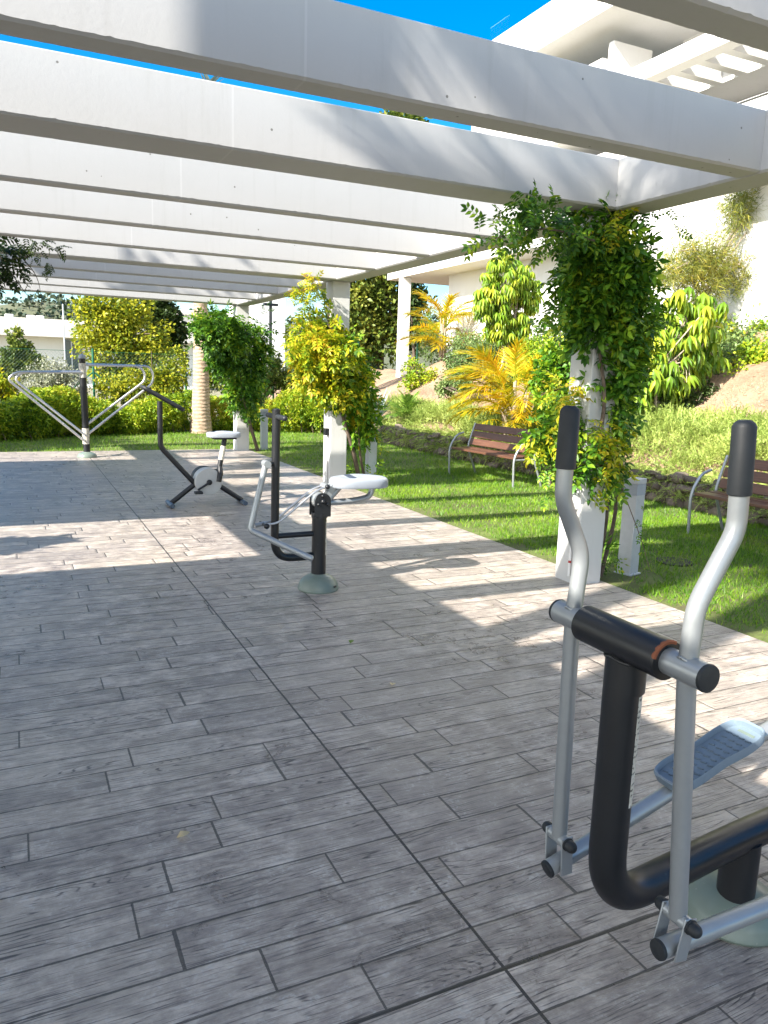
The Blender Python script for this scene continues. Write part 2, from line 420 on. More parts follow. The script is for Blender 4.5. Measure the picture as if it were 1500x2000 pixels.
# leaf templates: y is the leaf's axis, z its normal
def leaflet(L=1., Wd=.4, fold=.08, droop=.12):
    v = np.array([(0, 0, 0), (-Wd / 2, .4 * L, fold), (0, .45 * L, 0), (Wd / 2, .4 * L, fold), (-Wd * .3, .75 * L, fold * .6 - droop * .4), (Wd * .3, .75 * L, fold * .6 - droop * .4), (0, L, -droop)], float)
    f = np.array([(0, 2, 1), (0, 3, 2), (1, 2, 4), (2, 3, 5), (2, 6, 4), (2, 5, 6)])
    return v, f
def blade(L=1., Wd=.1, droop=.3, n=3):
    v = []; f = []
    for i in range(n + 1):
        t_ = i / n; w = Wd / 2 * (1 - t_ ** 2) + .002
        v += [(-w, L * t_, -droop * t_ ** 2), (w, L * t_, -droop * t_ ** 2)]
    for i in range(n): a = 2 * i; f += [(a, a + 1, a + 3), (a, a + 3, a + 2)]
    return np.array(v, float), np.array(f)
def join_t(parts):
    V = []; Fc = []; n = 0
    for v, f in parts: V.append(v); Fc.append(f + n); n += len(v)
    return np.concatenate(V), np.concatenate(Fc)
def xf(tpl, pos=(0, 0, 0), yaw=0, pitch=0, roll=0, sc=1):
    v, f = tpl
    m = (Matrix.Rotation(yaw, 3, 'Z') @ Matrix.Rotation(pitch, 3, 'X') @ Matrix.Rotation(roll, 3, 'Y'))
    return v * sc @ np.array(m).T + np.array(pos), f
def pinnate(n=4, L=1., leafL=.36, leafW=.15, droop=.25):
    P = []
    for i in range(n):
        t_ = .22 + .66 * i / max(1, n - 1); y = L * t_; z = -droop * t_ ** 2
        for sd in (-1, 1): P.append(xf(leaflet(leafL, leafW, .03, .06), (0, y, z), yaw=-sd * 1.05, pitch=-.15))
    P.append(xf(leaflet(leafL * 1.1, leafW * 1.1, .03, .05), (0, L * .9, -droop * .85), pitch=-.3))
    w = .008 * L
    P.append((np.array([(-w, 0, 0), (w, 0, 0), (w, L * .5, -droop * .25), (-w, L * .5, -droop * .25), (w, L * .92, -droop * .85), (-w, L * .92, -droop * .85)], float), np.array([(0, 1, 2), (0, 2, 3), (3, 2, 4), (3, 4, 5)])))
    return join_t(P)
def frond(n=22, L=1., leafL=.38, leafW=.035, arch=.5, vee=.35):
    P = []; leafW *= .75
    for i in range(n):
        t_ = .12 + .86 * i / (n - 1); y = L * t_ * (1 - .18 * t_); z = arch * (t_ * .9 - 1.35 * t_ ** 2) * L
        l = leafL * (1 - .55 * abs(t_ - .45) ** 1.3 * 1.6)
        for sd in (-1, 1): P.append(xf(blade(l * random.uniform(.85, 1.1), leafW, .3 * l, 2), (0, y, z), yaw=-sd * (1.1 - .6 * t_ + random.uniform(-.12, .12)), pitch=vee - .7 * t_ + random.uniform(-.25, .25)))
    pts = [(0, L * k / 8 * (1 - .18 * k / 8), arch * (k / 8 * .9 - 1.35 * (k / 8) ** 2) * L) for k in range(9)]
    w = .012 * L; v = []
    for k, q in enumerate(pts): v += [(-w * (1 - .8 * k / 8), q[1], q[2]), (w * (1 - .8 * k / 8), q[1], q[2]), (0, q[1], q[2] - w)]
    f = []
    for k in range(8):
        a = 3 * k
        for i, j in ((0, 1), (1, 2), (2, 0)): f += [(a + i, a + j, a + 3 + j), (a + i, a + 3 + j, a + 3 + i)]
    P.append((np.array(v, float), np.array(f)))
    return join_t(P)
def umbrella(n=8, L=1., Wd=.30, droop=.75):
    return join_t([xf(leaflet(L, Wd, .05, .35), (0, .0, 0), yaw=2 * math.pi * k / n, pitch=-droop) for k in range(n)])
def sprig(L=1., n=9, l=.16, w=.03):
    P = []
    for i in range(n):
        t_ = (i + .5) / n
        for sd in range(2): P.append(xf(blade(l * (1.1 - .5 * t_), w, .02, 1), (0, L * t_, -.12 * t_ ** 2), yaw=random.uniform(-.9, .9) + (0 if sd else .5), pitch=random.uniform(-.2, .9)))
    return join_t(P)
def scatter(tpl, P, D, S, up=None, twist=.5):      # instances as real geometry: position, axis, size
    v, f = tpl; n = len(P)
    P = np.asarray(P); D = np.asarray(D); D = D / (np.linalg.norm(D, axis=1, keepdims=True) + 1e-9)
    U = np.tile(np.array([0, 0, 1.0]), (n, 1)) if up is None else np.asarray(up)
    U = U + rng.normal(0, twist, (n, 3))
    Xa = np.cross(D, U); Xa /= (np.linalg.norm(Xa, axis=1, keepdims=True) + 1e-9)
    Za = np.cross(Xa, D)
    S = np.asarray(S).reshape(-1, 1, 1)
    out = (v[None, :, 0:1] * Xa[:, None] + v[None, :, 1:2] * D[:, None] + v[None, :, 2:3] * Za[:, None]) * S + P[:, None]
    Fc = f[None] + (np.arange(n) * len(v))[:, None, None]
    return out.reshape(-1, 3), Fc.reshape(-1, f.shape[1])
def merge(*vf):
    V = []; Fc = []; n = 0
    for v, f in vf: V.append(v); Fc.append(f + n); n += len(v)
    return np.concatenate(V), np.concatenate(Fc)
def blobs(bl, n, shell=.55, down=.3, flat=1.0):    # bl: (x,y,z,rx,ry,rz); points near the surface of blobs, direction outwards
    w = np.array([b[3] * b[4] + b[4] * b[5] for b in bl]) ** 1.0; w /= w.sum()
    idx = rng.choice(len(bl), n, p=w); B = np.array(bl)[idx]
    d = rng.normal(size=(n, 3)); d /= np.linalg.norm(d, axis=1, keepdims=True)
    r = shell + (1.08 - shell) * rng.random((n, 1)) ** .8
    P = B[:, :3] + d * B[:, 3:6] * r
    D = d * np.array([1, 1, flat]) + rng.normal(0, .35, (n, 3)); D[:, 2] -= down
    return P, D

# ================================================================ THE SETTING
def struct(o): return tag(o, kind='structure')
def grid(name, x0, x1, y0, y1, nx, ny, fn, mat):
    xs = np.linspace(x0, x1, nx); ys = np.linspace(y0, y1, ny); Xg, Yg = np.meshgrid(xs, ys)
    Z = np.vectorize(fn)(Xg, Yg); V = np.stack([Xg, Yg, Z], -1).reshape(-1, 3)
    i, j = np.meshgrid(np.arange(nx - 1), np.arange(ny - 1)); a = (j * nx + i).ravel()
    o = fast_mesh(name, V, np.stack([a, a + 1, a + nx + 1, a + nx], -1), mat); o.data.shade_smooth(); return o
struct(MB().box((-900, -300, -.6), (900, 1500, -.10)).build('ground', M['ground'], smooth=False))
struct(MB().box((-7, -5, -.15), (4.36, 15.76, 0)).build('patio', M['floor'], smooth=False))
lawn = MB().box((4.364, -5, -.09), (8.3, 15.76, -.012)).box((-12, 15.764, -.09), (8.3, 22.5, -.012))
struct(lawn.build('lawn', M['turf'], smooth=False))
def gz(x, y):
    if x < 8.25: return -.06
    f = 1.0 if y < 20.5 else max(.62, 1 - (y - 20.5) * .11)
    e = min(x, 12.9) - 8.35
    return .36 + max(0, e) * .5 * f + .06 * math.sin(x * 2.3 + y * 1.1) * math.sin(y * 1.7 - x) + .03 * math.sin(5 * x) * math.sin(4.3 * y)
struct(grid('bank', 8.2, 30, -6, 34, 130, 200, gz, M['soil']))
hx = at(0, 604, y=300)[2]; hx2 = at(560, 625, y=300)[2]
def hillz(x, y):
    r = math.exp(-((y - 300) / 70) ** 2)
    h = hx + (hx2 - hx) * min(1.3, max(-.6, (x + 3) / 110)) + 2.2 * math.sin(x * .045 + 1) + 1.1 * math.sin(x * .13)
    return r * h - .2
struct(grid('hills', -260, 320, 140, 430, 90, 40, hillz, M['hill']))
n = 9000; px = rng.uniform(-90, 190, n); py = rng.uniform(235, 310, n)
pz = np.array([hillz(a, b) for a, b in zip(px, py)])
cl = rng.integers(0, 700, n); cx = rng.uniform(-90, 190, 700); cy = rng.uniform(240, 306, 700); cr = rng.uniform(1.0, 2.6, 700)
dd = rng.normal(size=(n, 3)); dd /= np.linalg.norm(dd, axis=1, keepdims=True); dd[:, 2] = abs(dd[:, 2])
PP = np.stack([cx[cl], cy[cl], np.array([hillz(a, b) for a, b in zip(cx, cy)])[cl]], -1) + dd * cr[cl][:, None]
V, Fc = scatter(leaflet(1, .9, .1, .1), PP, dd + rng.normal(0, .5, (n, 3)), rng.uniform(.8, 1.7, n))
tag(fast_mesh('woodland', V, Fc, M['woodland']), 'dark green scrub woodland covering the far hill', 'woodland', kind='stuff')

# ---------------------------------------------------------------- grass
def grass():
    Ps = []
    for (x0, x1, y0, y1, n) in ((4.37, 8.15, 2.2, 7, 62000), (4.37, 8.15, 7, 12, 40000), (4.37, 8.2, 12, 21, 30000), (-3, 4.37, 15.78, 20.5, 26000)):
        P = np.stack([rng.uniform(x0, x1, n), rng.uniform(y0, y1, n), np.full(n, -.014)], -1)
        d = np.sin(P[:, 0] * 3.1 + P[:, 1] * 1.3) * np.sin(P[:, 1] * 2.7 - P[:, 0])
        edge = P[:, 0] - 4.36 + .06 * np.sin(P[:, 1] * 4.1) * np.sin(P[:, 1] * 1.3) + .04 * np.sin(P[:, 1] * 9) + .035 * np.sin(P[:, 1] * 23) + .02 * np.sin(P[:, 1] * 61)
        keep = (rng.random(n) < .72 + .28 * d) & ((edge > .16) | (rng.random(n) < .12) | (x0 < 0))
        # bare earth round the vine by the nearest column
        keep &= (np.hypot((P[:, 0] - 4.62) / .42, (P[:, 1] - 4.95) / .38) > 1) | (rng.random(n) < .12)
        Ps.append(P[keep])
    P = np.concatenate(Ps); n = len(P)
    D = rng.normal(0, .45, (n, 3)); D[:, 2] = 1
    dist = np.hypot(P[:, 0], P[:, 1]); S = rng.uniform(.028, .062, n) * (1 + .03 * np.clip(dist - 7, 0, 12))
    b = blade(1, .15, .25, 1)
    V, Fc = scatter((np.array([(-.07, 0, 0), (.07, 0, 0), (.0, 1, -.25)]), np.array([(0, 1, 2)])), P, D, S, up=rng.normal(size=(n, 3)))
    return tag(fast_mesh('grass', V, Fc, M['grass']), 'short mown green grass of the lawn beside the patio', 'grass', kind='stuff')
grass()

# ================================================================ PERGOLA
perg = thing('pergola', 'white concrete pergola of slab beams on square columns over the patio', 'pergola', (1.3, 8, 0))
ZB, ZT = 2.89, 3.24
def beam(name, a, b, ax, ch=.012, parent=perg, rough=.0035):
    """box from a to b, long along axis ax, with worn lower edges"""
    (x0, y0, z0), (x1, y1, z1) = a, b
    L0, L1 = (x0, x1) if ax == 0 else (y0, y1); W0, W1 = (y0, y1) if ax == 0 else (x0, x1)
    sec = [(W0, z0 + ch), (W0 + ch, z0), (W1 - ch, z0), (W1, z0 + ch), (W1, z1 - .006), (W1 - .006, z1), (W0 + .006, z1), (W0, z1 - .006)]
    n = max(2, int((L1 - L0) / .02)); V = []
    nz_ = [abs(random.gauss(0, rough)) if random.random() < .45 else 0 for _ in range(n + 1)]; nz_[0] = nz_[-1] = 0
    for i in range(n + 1):
        l = L0 + (L1 - L0) * i / n
        for q, (w, z) in enumerate(sec):
            if q in (0, 3): z += nz_[i] * .5
            elif q in (1, 2): w += nz_[i] * .4 * (1 if q == 1 else -1)
            V.append((l, w, z) if ax == 0 else (w, l, z))
    Fc = []
    for i in range(n):
        for q in range(8):
            q2 = (q + 1) % 8; f = (i * 8 + q, i * 8 + q2, (i + 1) * 8 + q2, (i + 1) * 8 + q)
            Fc.append(f[::-1] if ax == 0 else f)
    Fc.append(tuple(range(8))); Fc.append(tuple(n * 8 + q for q in range(7, -1, -1)))
    return MB().add(V, Fc).build(name, M['beam'], parent, smooth=False)
XL0, XL1, XR0, XR1 = -1.96, -1.56, 4.06, 4.35
beam('edge_beam', (XR0, -4.5, ZB), (XR1, 15.75, ZT), 1, ch=.014)
beam('edge_beam', (XL0, -4.5, ZB), (XL1, 15.75, ZT), 1, ch=.014)
for y0, y1 in ((-2.0, -1.83), (-.65, -.48), (.78, .95), (2.10, 2.27), (3.43, 3.60), (4.66, 5.02), (6.18, 6.33), (7.5, 7.65), (8.87, 9.02), (10.15, 10.5), (11.5, 11.65), (12.75, 12.9), (14.02, 14.17), (15.40, 15.70)):
    thick = y1 - y0 > .25
    beam('cross_beam', (XL1 + .001, y0, ZB + .003), (XR0 - .001, y1, ZT - .003), 0, ch=.012)
# the stepped soffit along the thick beam and the edge beam of the bay above the nearest column
for px_, py_ in ((4.06, 4.78), (4.06, 10.26), (4.06, 15.42), (-1.95, 4.78), (-1.95, 10.26), (-1.95, 15.42)):
    c = MB().box((px_ + .002, py_, -.05), (px_ + .262, py_ + .27, ZB - .002)).build('column', M['column'], perg, smooth=False, bevel=.01)
    if px_ > 0 and py_ < 12:
        cd_ = MB(); yb = py_ + .075
        cd_.tube([(px_ - .012, yb, .06), (px_ - .012, yb, .62 if py_ < 6 else .75)], .011, 10)
        k = cd_.build('conduit', M['plastic_w'], c)
        if py_ < 6:
            bx_ = MB().box((px_ - .055, yb - .04, .62), (px_ + .0, yb + .04, .74)); bx_.cyl((px_ - .055, yb, .68), (px_ - .066, yb, .68), .028)
            bx_.build('socket_box', M['plastic_w'], c, bevel=.004)
            MB().tube([(px_ - .012, yb, .17), (px_ - .012, yb, .19)], .0122, 10).build('red_tape', M['red'], c)
        else:
            MB().box((px_ - .06, yb - .04, .75), (px_ + .0, yb + .04, .85)).build('socket_box', M['black'], c, bevel=.004)
# unseen slabs added left of the pergola, shaped to shade the patio
cn = thing('shade_slab', 'unseen white slab added for shade left of the pergola, nearest the camera', 'shade_slab', (-5, 0, 0), 'added shade slabs beside the pergola')
MB().box((-8.5, -7, ZB), (XL0 - .004, 5.07, ZT)).build('slab', M['beam'], cn, smooth=False)
MB().box((-8.4, -1, -.1), (-8.15, -.75, ZB)).build('post', M['column'], cn, smooth=False)
cn2 = thing('shade_slab', 'unseen white slab added for shade left of the far half of the pergola', 'shade_slab', (-5, 10, 0), 'added shade slabs beside the pergola')
MB().box((-8.5, 7.23, ZB), (XL0 - .004, 12.75, ZT)).build('slab', M['beam'], cn2, smooth=False)
MB().box((-8.4, 9.9, -.1), (-8.15, 10.15, ZB)).build('post', M['column'], cn2, smooth=False)

# ================================================================ THE WHITE BUILDING ON THE RIGHT
bd = thing('apartment_building', 'white modern building with stacked terraces on the bank right of the pergola', 'building', (14, 12, 2))
wl = MB().box((13, 2, 1.4), (24, 22.6, 7.0)); wl.build('wall', M['render'], bd, smooth=False)
# score lines of the render on the wall
jl = MB()
for z in (4.05, 5.45): jl.box((12.996, 2.5, z), (12.9995, 21, z + .012))
for y in (8.2, 13.9): jl.box((12.9962, y, 2.2), (12.9993, y + .012, 6.9))
jl.build('render_joint', M['bollard'], bd, smooth=False)
# low terrace roof with its pillar at the far end
MB().box((12.0, 14.5, 4.86), (20, 25.2, 5.08)).build('terrace_roof', M['render'], bd, smooth=False, bevel=.01)
MB().box((12.02, 24.0, .9), (12.34, 24.3, 4.857)).build('pillar', M['render'], bd, smooth=False, bevel=.008)
# middle floor: parapet, slab with openings
MB().box((12.6, 15.3, 7.5), (12.8, 21, 8.95)).build('parapet', M['render'], bd, smooth=False, bevel=.01)
MB().box((12.8, 15.3, 7.5), (24, 21, 7.78)).build('floor_slab', M['render'], bd, smooth=False)
MB().box((12.6, 14.95, 7.78), (13.75, 15.12, 9.2)).build('balcony_wall', M['render'], bd, smooth=False, bevel=.01)
sl = MB().box((12.0, 2, 7.76), (12.32, 14.9, 8.09))
ys = [14.5, 13.35, 12.75, 12.15, 11.5, 10.9, 10.3, 9.7, 9.1, 8.5, 7.9]
for k in range(10):
    y = 13.2 - k * .62; sl.box((12.32, y, 7.762), (13.5, y + .2, 8.06))
sl.box((12.32, 13.6, 7.763), (13.5, 14.9, 8.06)); sl.box((13.5, 2, 7.761), (24, 14.9, 8.07)); sl.box((12.32, 2, 7.764), (13.5, 7.0, 8.06))
sl.build('slatted_slab', M['render'], bd, smooth=False)
MB().box((14.6, 2, 8.072), (24, 14.9, 10.6)).build('upper_wall', M['render'], bd, smooth=False)
MB().box((13.2, 12.2, 8.07), (13.5, 12.5, 10.6)).build('post', M['render'], bd, smooth=False)
MB().box((12.0, 2, 9.56), (26, 20.6, 10.5)).build('roof_slab', M['render'], bd, smooth=False, bevel=.01)
gl = MB().box((13.78, 15.02, 7.8), (16.5, 15.04, 9.1)); gl.build('glass_railing', M['glass'], bd, smooth=False)
MB().box((12.15, 18.6, 10.5), (12.17, 19.5, 10.95)).build('glass_railing', M['glass'], bd, smooth=False)
MB().box((12.15, 2, 5.9), (12.17, 11.2, 6.7)).build('glass_railing', M['glass'], bd, smooth=False)
MB().box((12.0, 2, 5.45), (13.0, 11.2, 5.9)).build('balcony_slab', M['render'], bd, smooth=False)

# ================================================================ FAR BUILDINGS
def far_house():
    Y = 60; xa = -22; xb = at(410, 640, y=Y)[0]; zt = at(60, 621, y=Y)[2]; zl = at(60, 656, y=Y)[2]
    b = thing('low_house', 'long low cream house with flat overhanging roof behind the yellow tree', 'house', (0, Y, 0))
    MB().box((xa, Y, zl), (xb, Y + 12, zt)).build('roof', M['render_cream'], b, smooth=False)
    MB().box((xa, Y + 1.5, -.2), (xb - .5, Y + 11, zl)).build('wall', M['render'], b, smooth=False)
    wx0 = at(128, 680, y=Y)[0]; wx1 = at(152, 680, y=Y)[0]
    w = MB().box((wx0, Y + 1.42, .6), (wx1 + .4, Y + 1.5, zl - .1)).build('window', M['window'], b, smooth=False)
    MB().box((wx0 + .45, Y + 1.36, .6), (wx0 + .53, Y + 1.42, zl - .1)).build('frame', M['bollard'], w, smooth=False)
    for px_ in (18, 60, 78):
        p = at(px_, 618, y=Y + 2); MB().box((p[0] - .28, Y + 2, zt), (p[0] + .28, Y + 2.5, zt + .3)).build('roof_vent', M['render'], b, smooth=False, bevel=.05)
    Y = 75; x0 = at(318, 620, y=Y)[0]; x1 = at(440, 620, y=Y)[0]; zt = at(350, 605, y=Y)[2]
    b = thing('far_house', 'cream flat roofed house half hidden behind the palm trunk', 'house', (x0, Y, 0))
    MB().box((x0, Y, -.2), (x1, Y + 10, zt - .4)).build('wall', M['render_cream'], b, smooth=False)
    MB().box((x0 - .3, Y - .3, zt - .4), (x1 + .3, Y + 10.3, zt)).build('roof', M['render_cream'], b, smooth=False)
    Y = 68; x0 = at(493, 620, y=Y)[0]; x1 = at(557, 620, y=Y)[0]
    b = thing('tower_block', 'tall plain white block rising behind the dark lamp post', 'building', (x0, Y, 0))
    MB().box((x0, Y, -.2), (x1, Y + 8, 12)).build('wall', M['render'], b, smooth=False)
    MB().box((x0 - .25, Y + .2, -.2), (x0 - .003, Y + 8, 6.5)).build('side_wall', M['render_cream'], b, smooth=False)
    xg0 = at(474, 630, y=Y + 4)[0]; zg = at(480, 612, y=Y + 4)[2]
    b = thing('grey_house', 'small grey storey seen between far column and white tower block', 'house', (xg0, Y + 4, 0))
    MB().box((xg0, Y + 4, -.2), (x0 - .4, Y + 9, zg)).build('wall', M['bollard'], b, smooth=False)
    MB().box((xg0, Y + 3.9, zg - 1.6), (x0 - .4, Y + 4, zg - .9)).build('window', M['window'], b, smooth=False)
    Y = 46; p = at(528, 700, y=Y); q = at(528, 585, y=Y)
    l = thing('lamp_post', 'dark lamp post with a crossbar in front of the white tower block', 'lamp post', (p[0], Y, 0))
    MB().cyl((p[0], Y, -.1), (p[0], Y, q[2]), .11, r2=.09).build('pole', M['black'], l)
    z = at(528, 595, y=Y)[2]; a = at(515, 595, y=Y)[0]; c = at(542, 597, y=Y)[0]
    MB().box((a, Y - .15, z - .07), (c, Y + .15, z + .07)).build('crossbar', M['black'], l, smooth=False)
    p = at(124, 625, y=52); q = at(124, 594, y=52)
    l = thing('flag_pole', 'thin pale pole standing above the cream house roof on the left', 'pole', (p[0], 52, 0))
    MB().cyl((p[0], 52, -.1), (p[0], 52, q[2]), .04, 10).build('shaft', M['bollard'], l)
far_house()

# ================================================================ STONE WALL
def stone_wall():
    w = thing('stone_wall', 'low dry stone retaining wall of brown boulders behind the benches', 'wall', (8.2, 8, 0))
    MB().box((8.16, -4, -.08), (8.42, 17.6, .34)).build('backing', M['stone'], w, smooth=False)
    V = []; Fc = []; n = 0
    import bmesh as bm_
    b = bm_.new(); bm_.ops.create_icosphere(b, subdivisions=2, radius=1)
    bv = np.array([v.co[:] for v in b.verts]); bf = np.array([[v.index for v in f.verts] for f in b.faces]); b.free()
    y = -1.
    for z0, hh in ((.03, .20), (.13, .20), (.24, .17), (.34, .12)):
        y = -1.
        while y < 17.6:
            l = random.uniform(.10, .36); h = hh * random.uniform(.55, 1.35)
            s = bv.copy(); s = np.sign(s) * np.abs(s) ** .72
            s += .20 * np.sin(s @ rng.normal(0, 2.6, (3, 3)) + rng.uniform(0, 6, 3))
            s = s * [random.uniform(.07, .12), l * .52, h * .58] + [8.13 + random.uniform(-.05, .03), y + l / 2, z0 + random.uniform(-.05, .05)]
            V.append(s); Fc.append(bf + n); n += len(bv); y += l * .93
    fast_mesh('stones', np.concatenate(V), np.concatenate(Fc), M['stone'], w)
stone_wall()

# ================================================================ FITNESS MACHINES
def dome_cap(parent, c, R, h, name='base_cover'):
    prof = [(R * .985, 0), (R, .006), (R, .016), (R * .97, .022)] + [(R * .97 * math.cos(a) + .0, .022 + (h - .022) * math.sin(a)) for a in np.linspace(.08, 1.12, 12)]
    prof.append((.058, h)); prof.append((.01, h))
    return MB().lathe(c, prof, 48).build(name, M['dome'], parent)
def bolt(mb, c, d, r=.016, h=.02):                 # domed nut at c, pointing along d
    d = _n(d); a = _n(np.cross(d, [0, 0, 1.0])) if abs(d[2]) < .9 else np.array([1., 0, 0]); b = np.cross(d, a)
    mb.lathe(c, [(r, 0), (r, h * .35)] + [(r * math.cos(t_), h * .35 + h * .65 * math.sin(t_)) for t_ in np.linspace(.25, 1.45, 6)], 20, (a, b, d))

# ---------------------------------------------------------------- elliptical trainer, close to the camera
def elliptical():
    t = thing('elliptical_trainer', 'black and silver outdoor elliptical trainer with two long handles, closest to the camera', 'exercise machine', (1.86, 1.355, 0))
    yn, yf, ym = 1.16, 1.55, 1.355
    MB().tube(fillet([(1.325, ym, 1.0), (1.325, ym, .298), (2.05, 1.46, .285), (3.0, ym + .15, .30)], [0, .17, .3, 0], 14), .0475, 32).build('main_tube', M['black'], t)
    # T-shaped sleeve on top
    sv = MB().tube([(1.315, yn + .055, 1.027), (1.315, yf - .055, 1.027)], .0475, 32).build('sleeve', M['black'], t)
    MB().lathe((1.315, yn + .0555, 1.027), [(.0470, .005), (.0479, .004), (.0478, -.001), (.0465, -.003), (.0452, -.003)], 32, ((1, 0, 0), (0, 0, 1), (0, 1, 0))).build('sleeve_rim', M['black'], sv)
    ra = MB(); V_ = []
    for i in range(15):
        a = math.radians(62 + i * 7.5)
        for r_, dy_ in ((.0482, .0035 + .0025 * math.sin(i * 2.1)), (.0486, -.001), (.0462, -.0042), (.040, -.0042)):
            V_.append((1.315 + r_ * math.cos(a), yn + .055 + dy_, 1.027 + r_ * math.sin(a)))
    ra.add(V_, [(i * 4 + k, i * 4 + k + 1, i * 4 + k + 5, i * 4 + k + 4) for i in range(14) for k in range(3)]).build('rust_patch', M['rust'], sv)
    # weld bead where the upright meets the sleeve
    MB().tube([(1.325 + .0485 * math.cos(a), ym + .0485 * math.sin(a), .992 - .012 * abs(math.sin(a))) for a in np.linspace(0, 2 * math.pi, 40)], [.004 + .0012 * math.sin(i * 2.3) for i in range(40)], 8).build('weld_bead', M['black'], sv)
    MB().tube([(1.329, ym, .975), (1.329, ym, .90)], .0505, 32).build('weld_collar', M['black'], t)
    MB().box((1.3, ym - .03, .62), (1.30 + .001, ym + .03, .9))
    st = MB(); 
    for i in range(9):
        a0 = math.radians(-78 + i * 9.5); a1 = math.radians(-78 + (i + 1) * 9.5); r = .0483
        st.add([(1.325 + r * math.cos(a0), ym + r * math.sin(a0), .60), (1.325 + r * math.cos(a1), ym + r * math.sin(a1), .60), (1.325 + r * math.cos(a1), ym + r * math.sin(a1), .895), (1.325 + r * math.cos(a0), ym + r * math.sin(a0), .895)], [(0, 1, 2, 3)])
    st.build('instruction_sticker', M['sticker'], t)
    MB().cyl((1.955, 1.445, .04), (1.955, 1.445, .28), .056, 32).build('foot_post', M['black'], t)
    pl = MB().lathe((1.98, 1.465, 0), [(.150, 0), (.156, .01), (.154, .02)] + [(.150 * math.cos(a), .02 + .09 * math.sin(a)) for a in np.linspace(.1, 1.18, 12)] + [(.05, .11)], 48)
    pl.build('base_cover', M['dome'], t)
    # rear post and cranks carrying the foot bars
    MB().cyl((2.93, ym, 0), (2.93, ym, .52), .057, 32).build('rear_post', M['black'], t)
    dome_cap(t, (2.93, ym, 0), .17, .11)
    def side(y, bar, foot, cap_dir, plate):
        h = MB().tube(fillet(bar, [0, .032, .034, .05, 0][:len(bar)], 8), .0215, 22).build('handle_bar', M['silver'], t)
        # grip
        g0 = np.array(bar[0]); g1 = np.array(bar[1]); d = _n(g1 - g0); gb = g0 + d * (np.linalg.norm(g1 - g0) * .66)
        MB().tube([g0 - d * .010, g0 - d * .004, g0 + d * .004, gb - d * .002, gb], [.013, .0215, .0255, .0262, .0245], 24).build('grip', M['rubber'], h)
        # collar through which the cross shaft passes
        cy0, cy1 = (y - .055, y + .055)
        cpl = MB().tube([(1.317, cy0, 1.027), (1.317, cy1, 1.027)], .0315, 28).build('collar', M['silver'], t)
        ye = y + cap_dir * .055
        MB().tube([(1.318 + .022 * math.cos(a), y + .022 * math.sin(a), 1.057 - .008 * abs(math.sin(a)) ** 1) for a in np.linspace(0, 2 * math.pi, 36)], [.003 + .0008 * math.sin(i * 2.7) for i in range(36)], 8).build('weld_bead', M['silver'], cpl)
        MB().lathe((1.317, ye, 1.027), [(.0315, -.001), (.0325, .003), (.031, .008), (.020, .0105), (.004, .011)], 28, ((1, 0, 0), (0, 0, 1), (0, cap_dir, 0))).build('end_cap', M['rubber'], cpl)
        # foot bar
        f0, f1 = np.array(foot[0], float), np.array(foot[1], float); fd = _n(f1 - f0)
        fb = MB().tube([f0 - fd * .035, f1], .024, 24).build('foot_bar', M['silver'], t)
        up = _n(np.cross(np.cross(fd, [0, 0, 1.0]), fd)); sd_ = np.cross(fd, up)
        MB().lathe(f0 - fd * .035, [(.024, -.001), (.0252, .002), (.024, .008), (.012, .0105), (.003, .011)], 24, (up, sd_, -fd)).build('end_cap', M['rubber'], fb)
        # knuckle at the lower end of the handle bar
        kb = np.array(bar[-1]); kn = MB()
        kn.tube([kb + [0, -.037, 0], kb + [0, .037, 0]], .018, 20)
        for s_ in (-1, 1):
            a = kb + np.array([0, s_ * .0385, 0]); b = f0 + np.array([0, s_ * .0275, 0])
            ax = _n(np.array([b[0] - a[0], 0, b[2] - a[2]])); n_ = np.array([0, 1., 0]); w = np.cross(ax, n_)
            mid = (kb + f0) / 2 + np.array([0, s_ * .0345, 0])
            kn.obox(mid, (ax, n_, w), (np.linalg.norm(f0 - kb) + .036, .005, .040))
        kn.build('knuckle_bracket', M['silver'], h, bevel=.003)
        for s_ in (-1, 1):
            bb = MB()
            bb.lathe(kb + np.array([0, s_ * .0372, 0]), [(.0185, 0), (.0185, .0045), (.015, .006)], 22, ((1, 0, 0), (0, 0, 1), (0, s_, 0)))
            bolt(bb, kb + np.array([0, s_ * .043, 0]), (0, s_, 0), .0165, .026)
            bb.build('nut_cap', M['rubber'], h)
        # foot plate: raised rim, waisted outline, anti slip ribs
        c, half = np.array(plate[0]), plate[1]
        N = 40; out = []
        for k in range(N):
            a = 2 * math.pi * k / N; ca, sa = math.cos(a), math.sin(a)
            u = half * np.sign(ca) * abs(ca) ** .42; w = .066 * np.sign(sa) * abs(sa) ** .42
            w *= 1 - .13 * math.exp(-((u / half + .1) / .33) ** 2); out.append((u, w))
        def ring(sc, dz, grow=0): return [c + fd * (u * sc + grow * np.sign(u)) + sd_ * (w * sc + grow * np.sign(w)) + up * dz for u, w in out]
        rings = [ring(.90, -.012), ring(1.0, -.006), ring(1.03, .022), ring(1.01, .026), ring(.975, .022), ring(.955, .004), ring(.5, .0035), ring(.02, .0035)]
        V = [p for r_ in rings for p in r_]; Fc = [tuple(range(N - 1, -1, -1))]
        for i in range(len(rings) - 1):
            for k in range(N): k2 = (k + 1) % N; Fc.append((i * N + k, i * N + k2, (i + 1) * N + k2, (i + 1) * N + k))
        fp = MB().add(V, Fc).build('foot_plate', M['tread'], t)
        rb = MB()
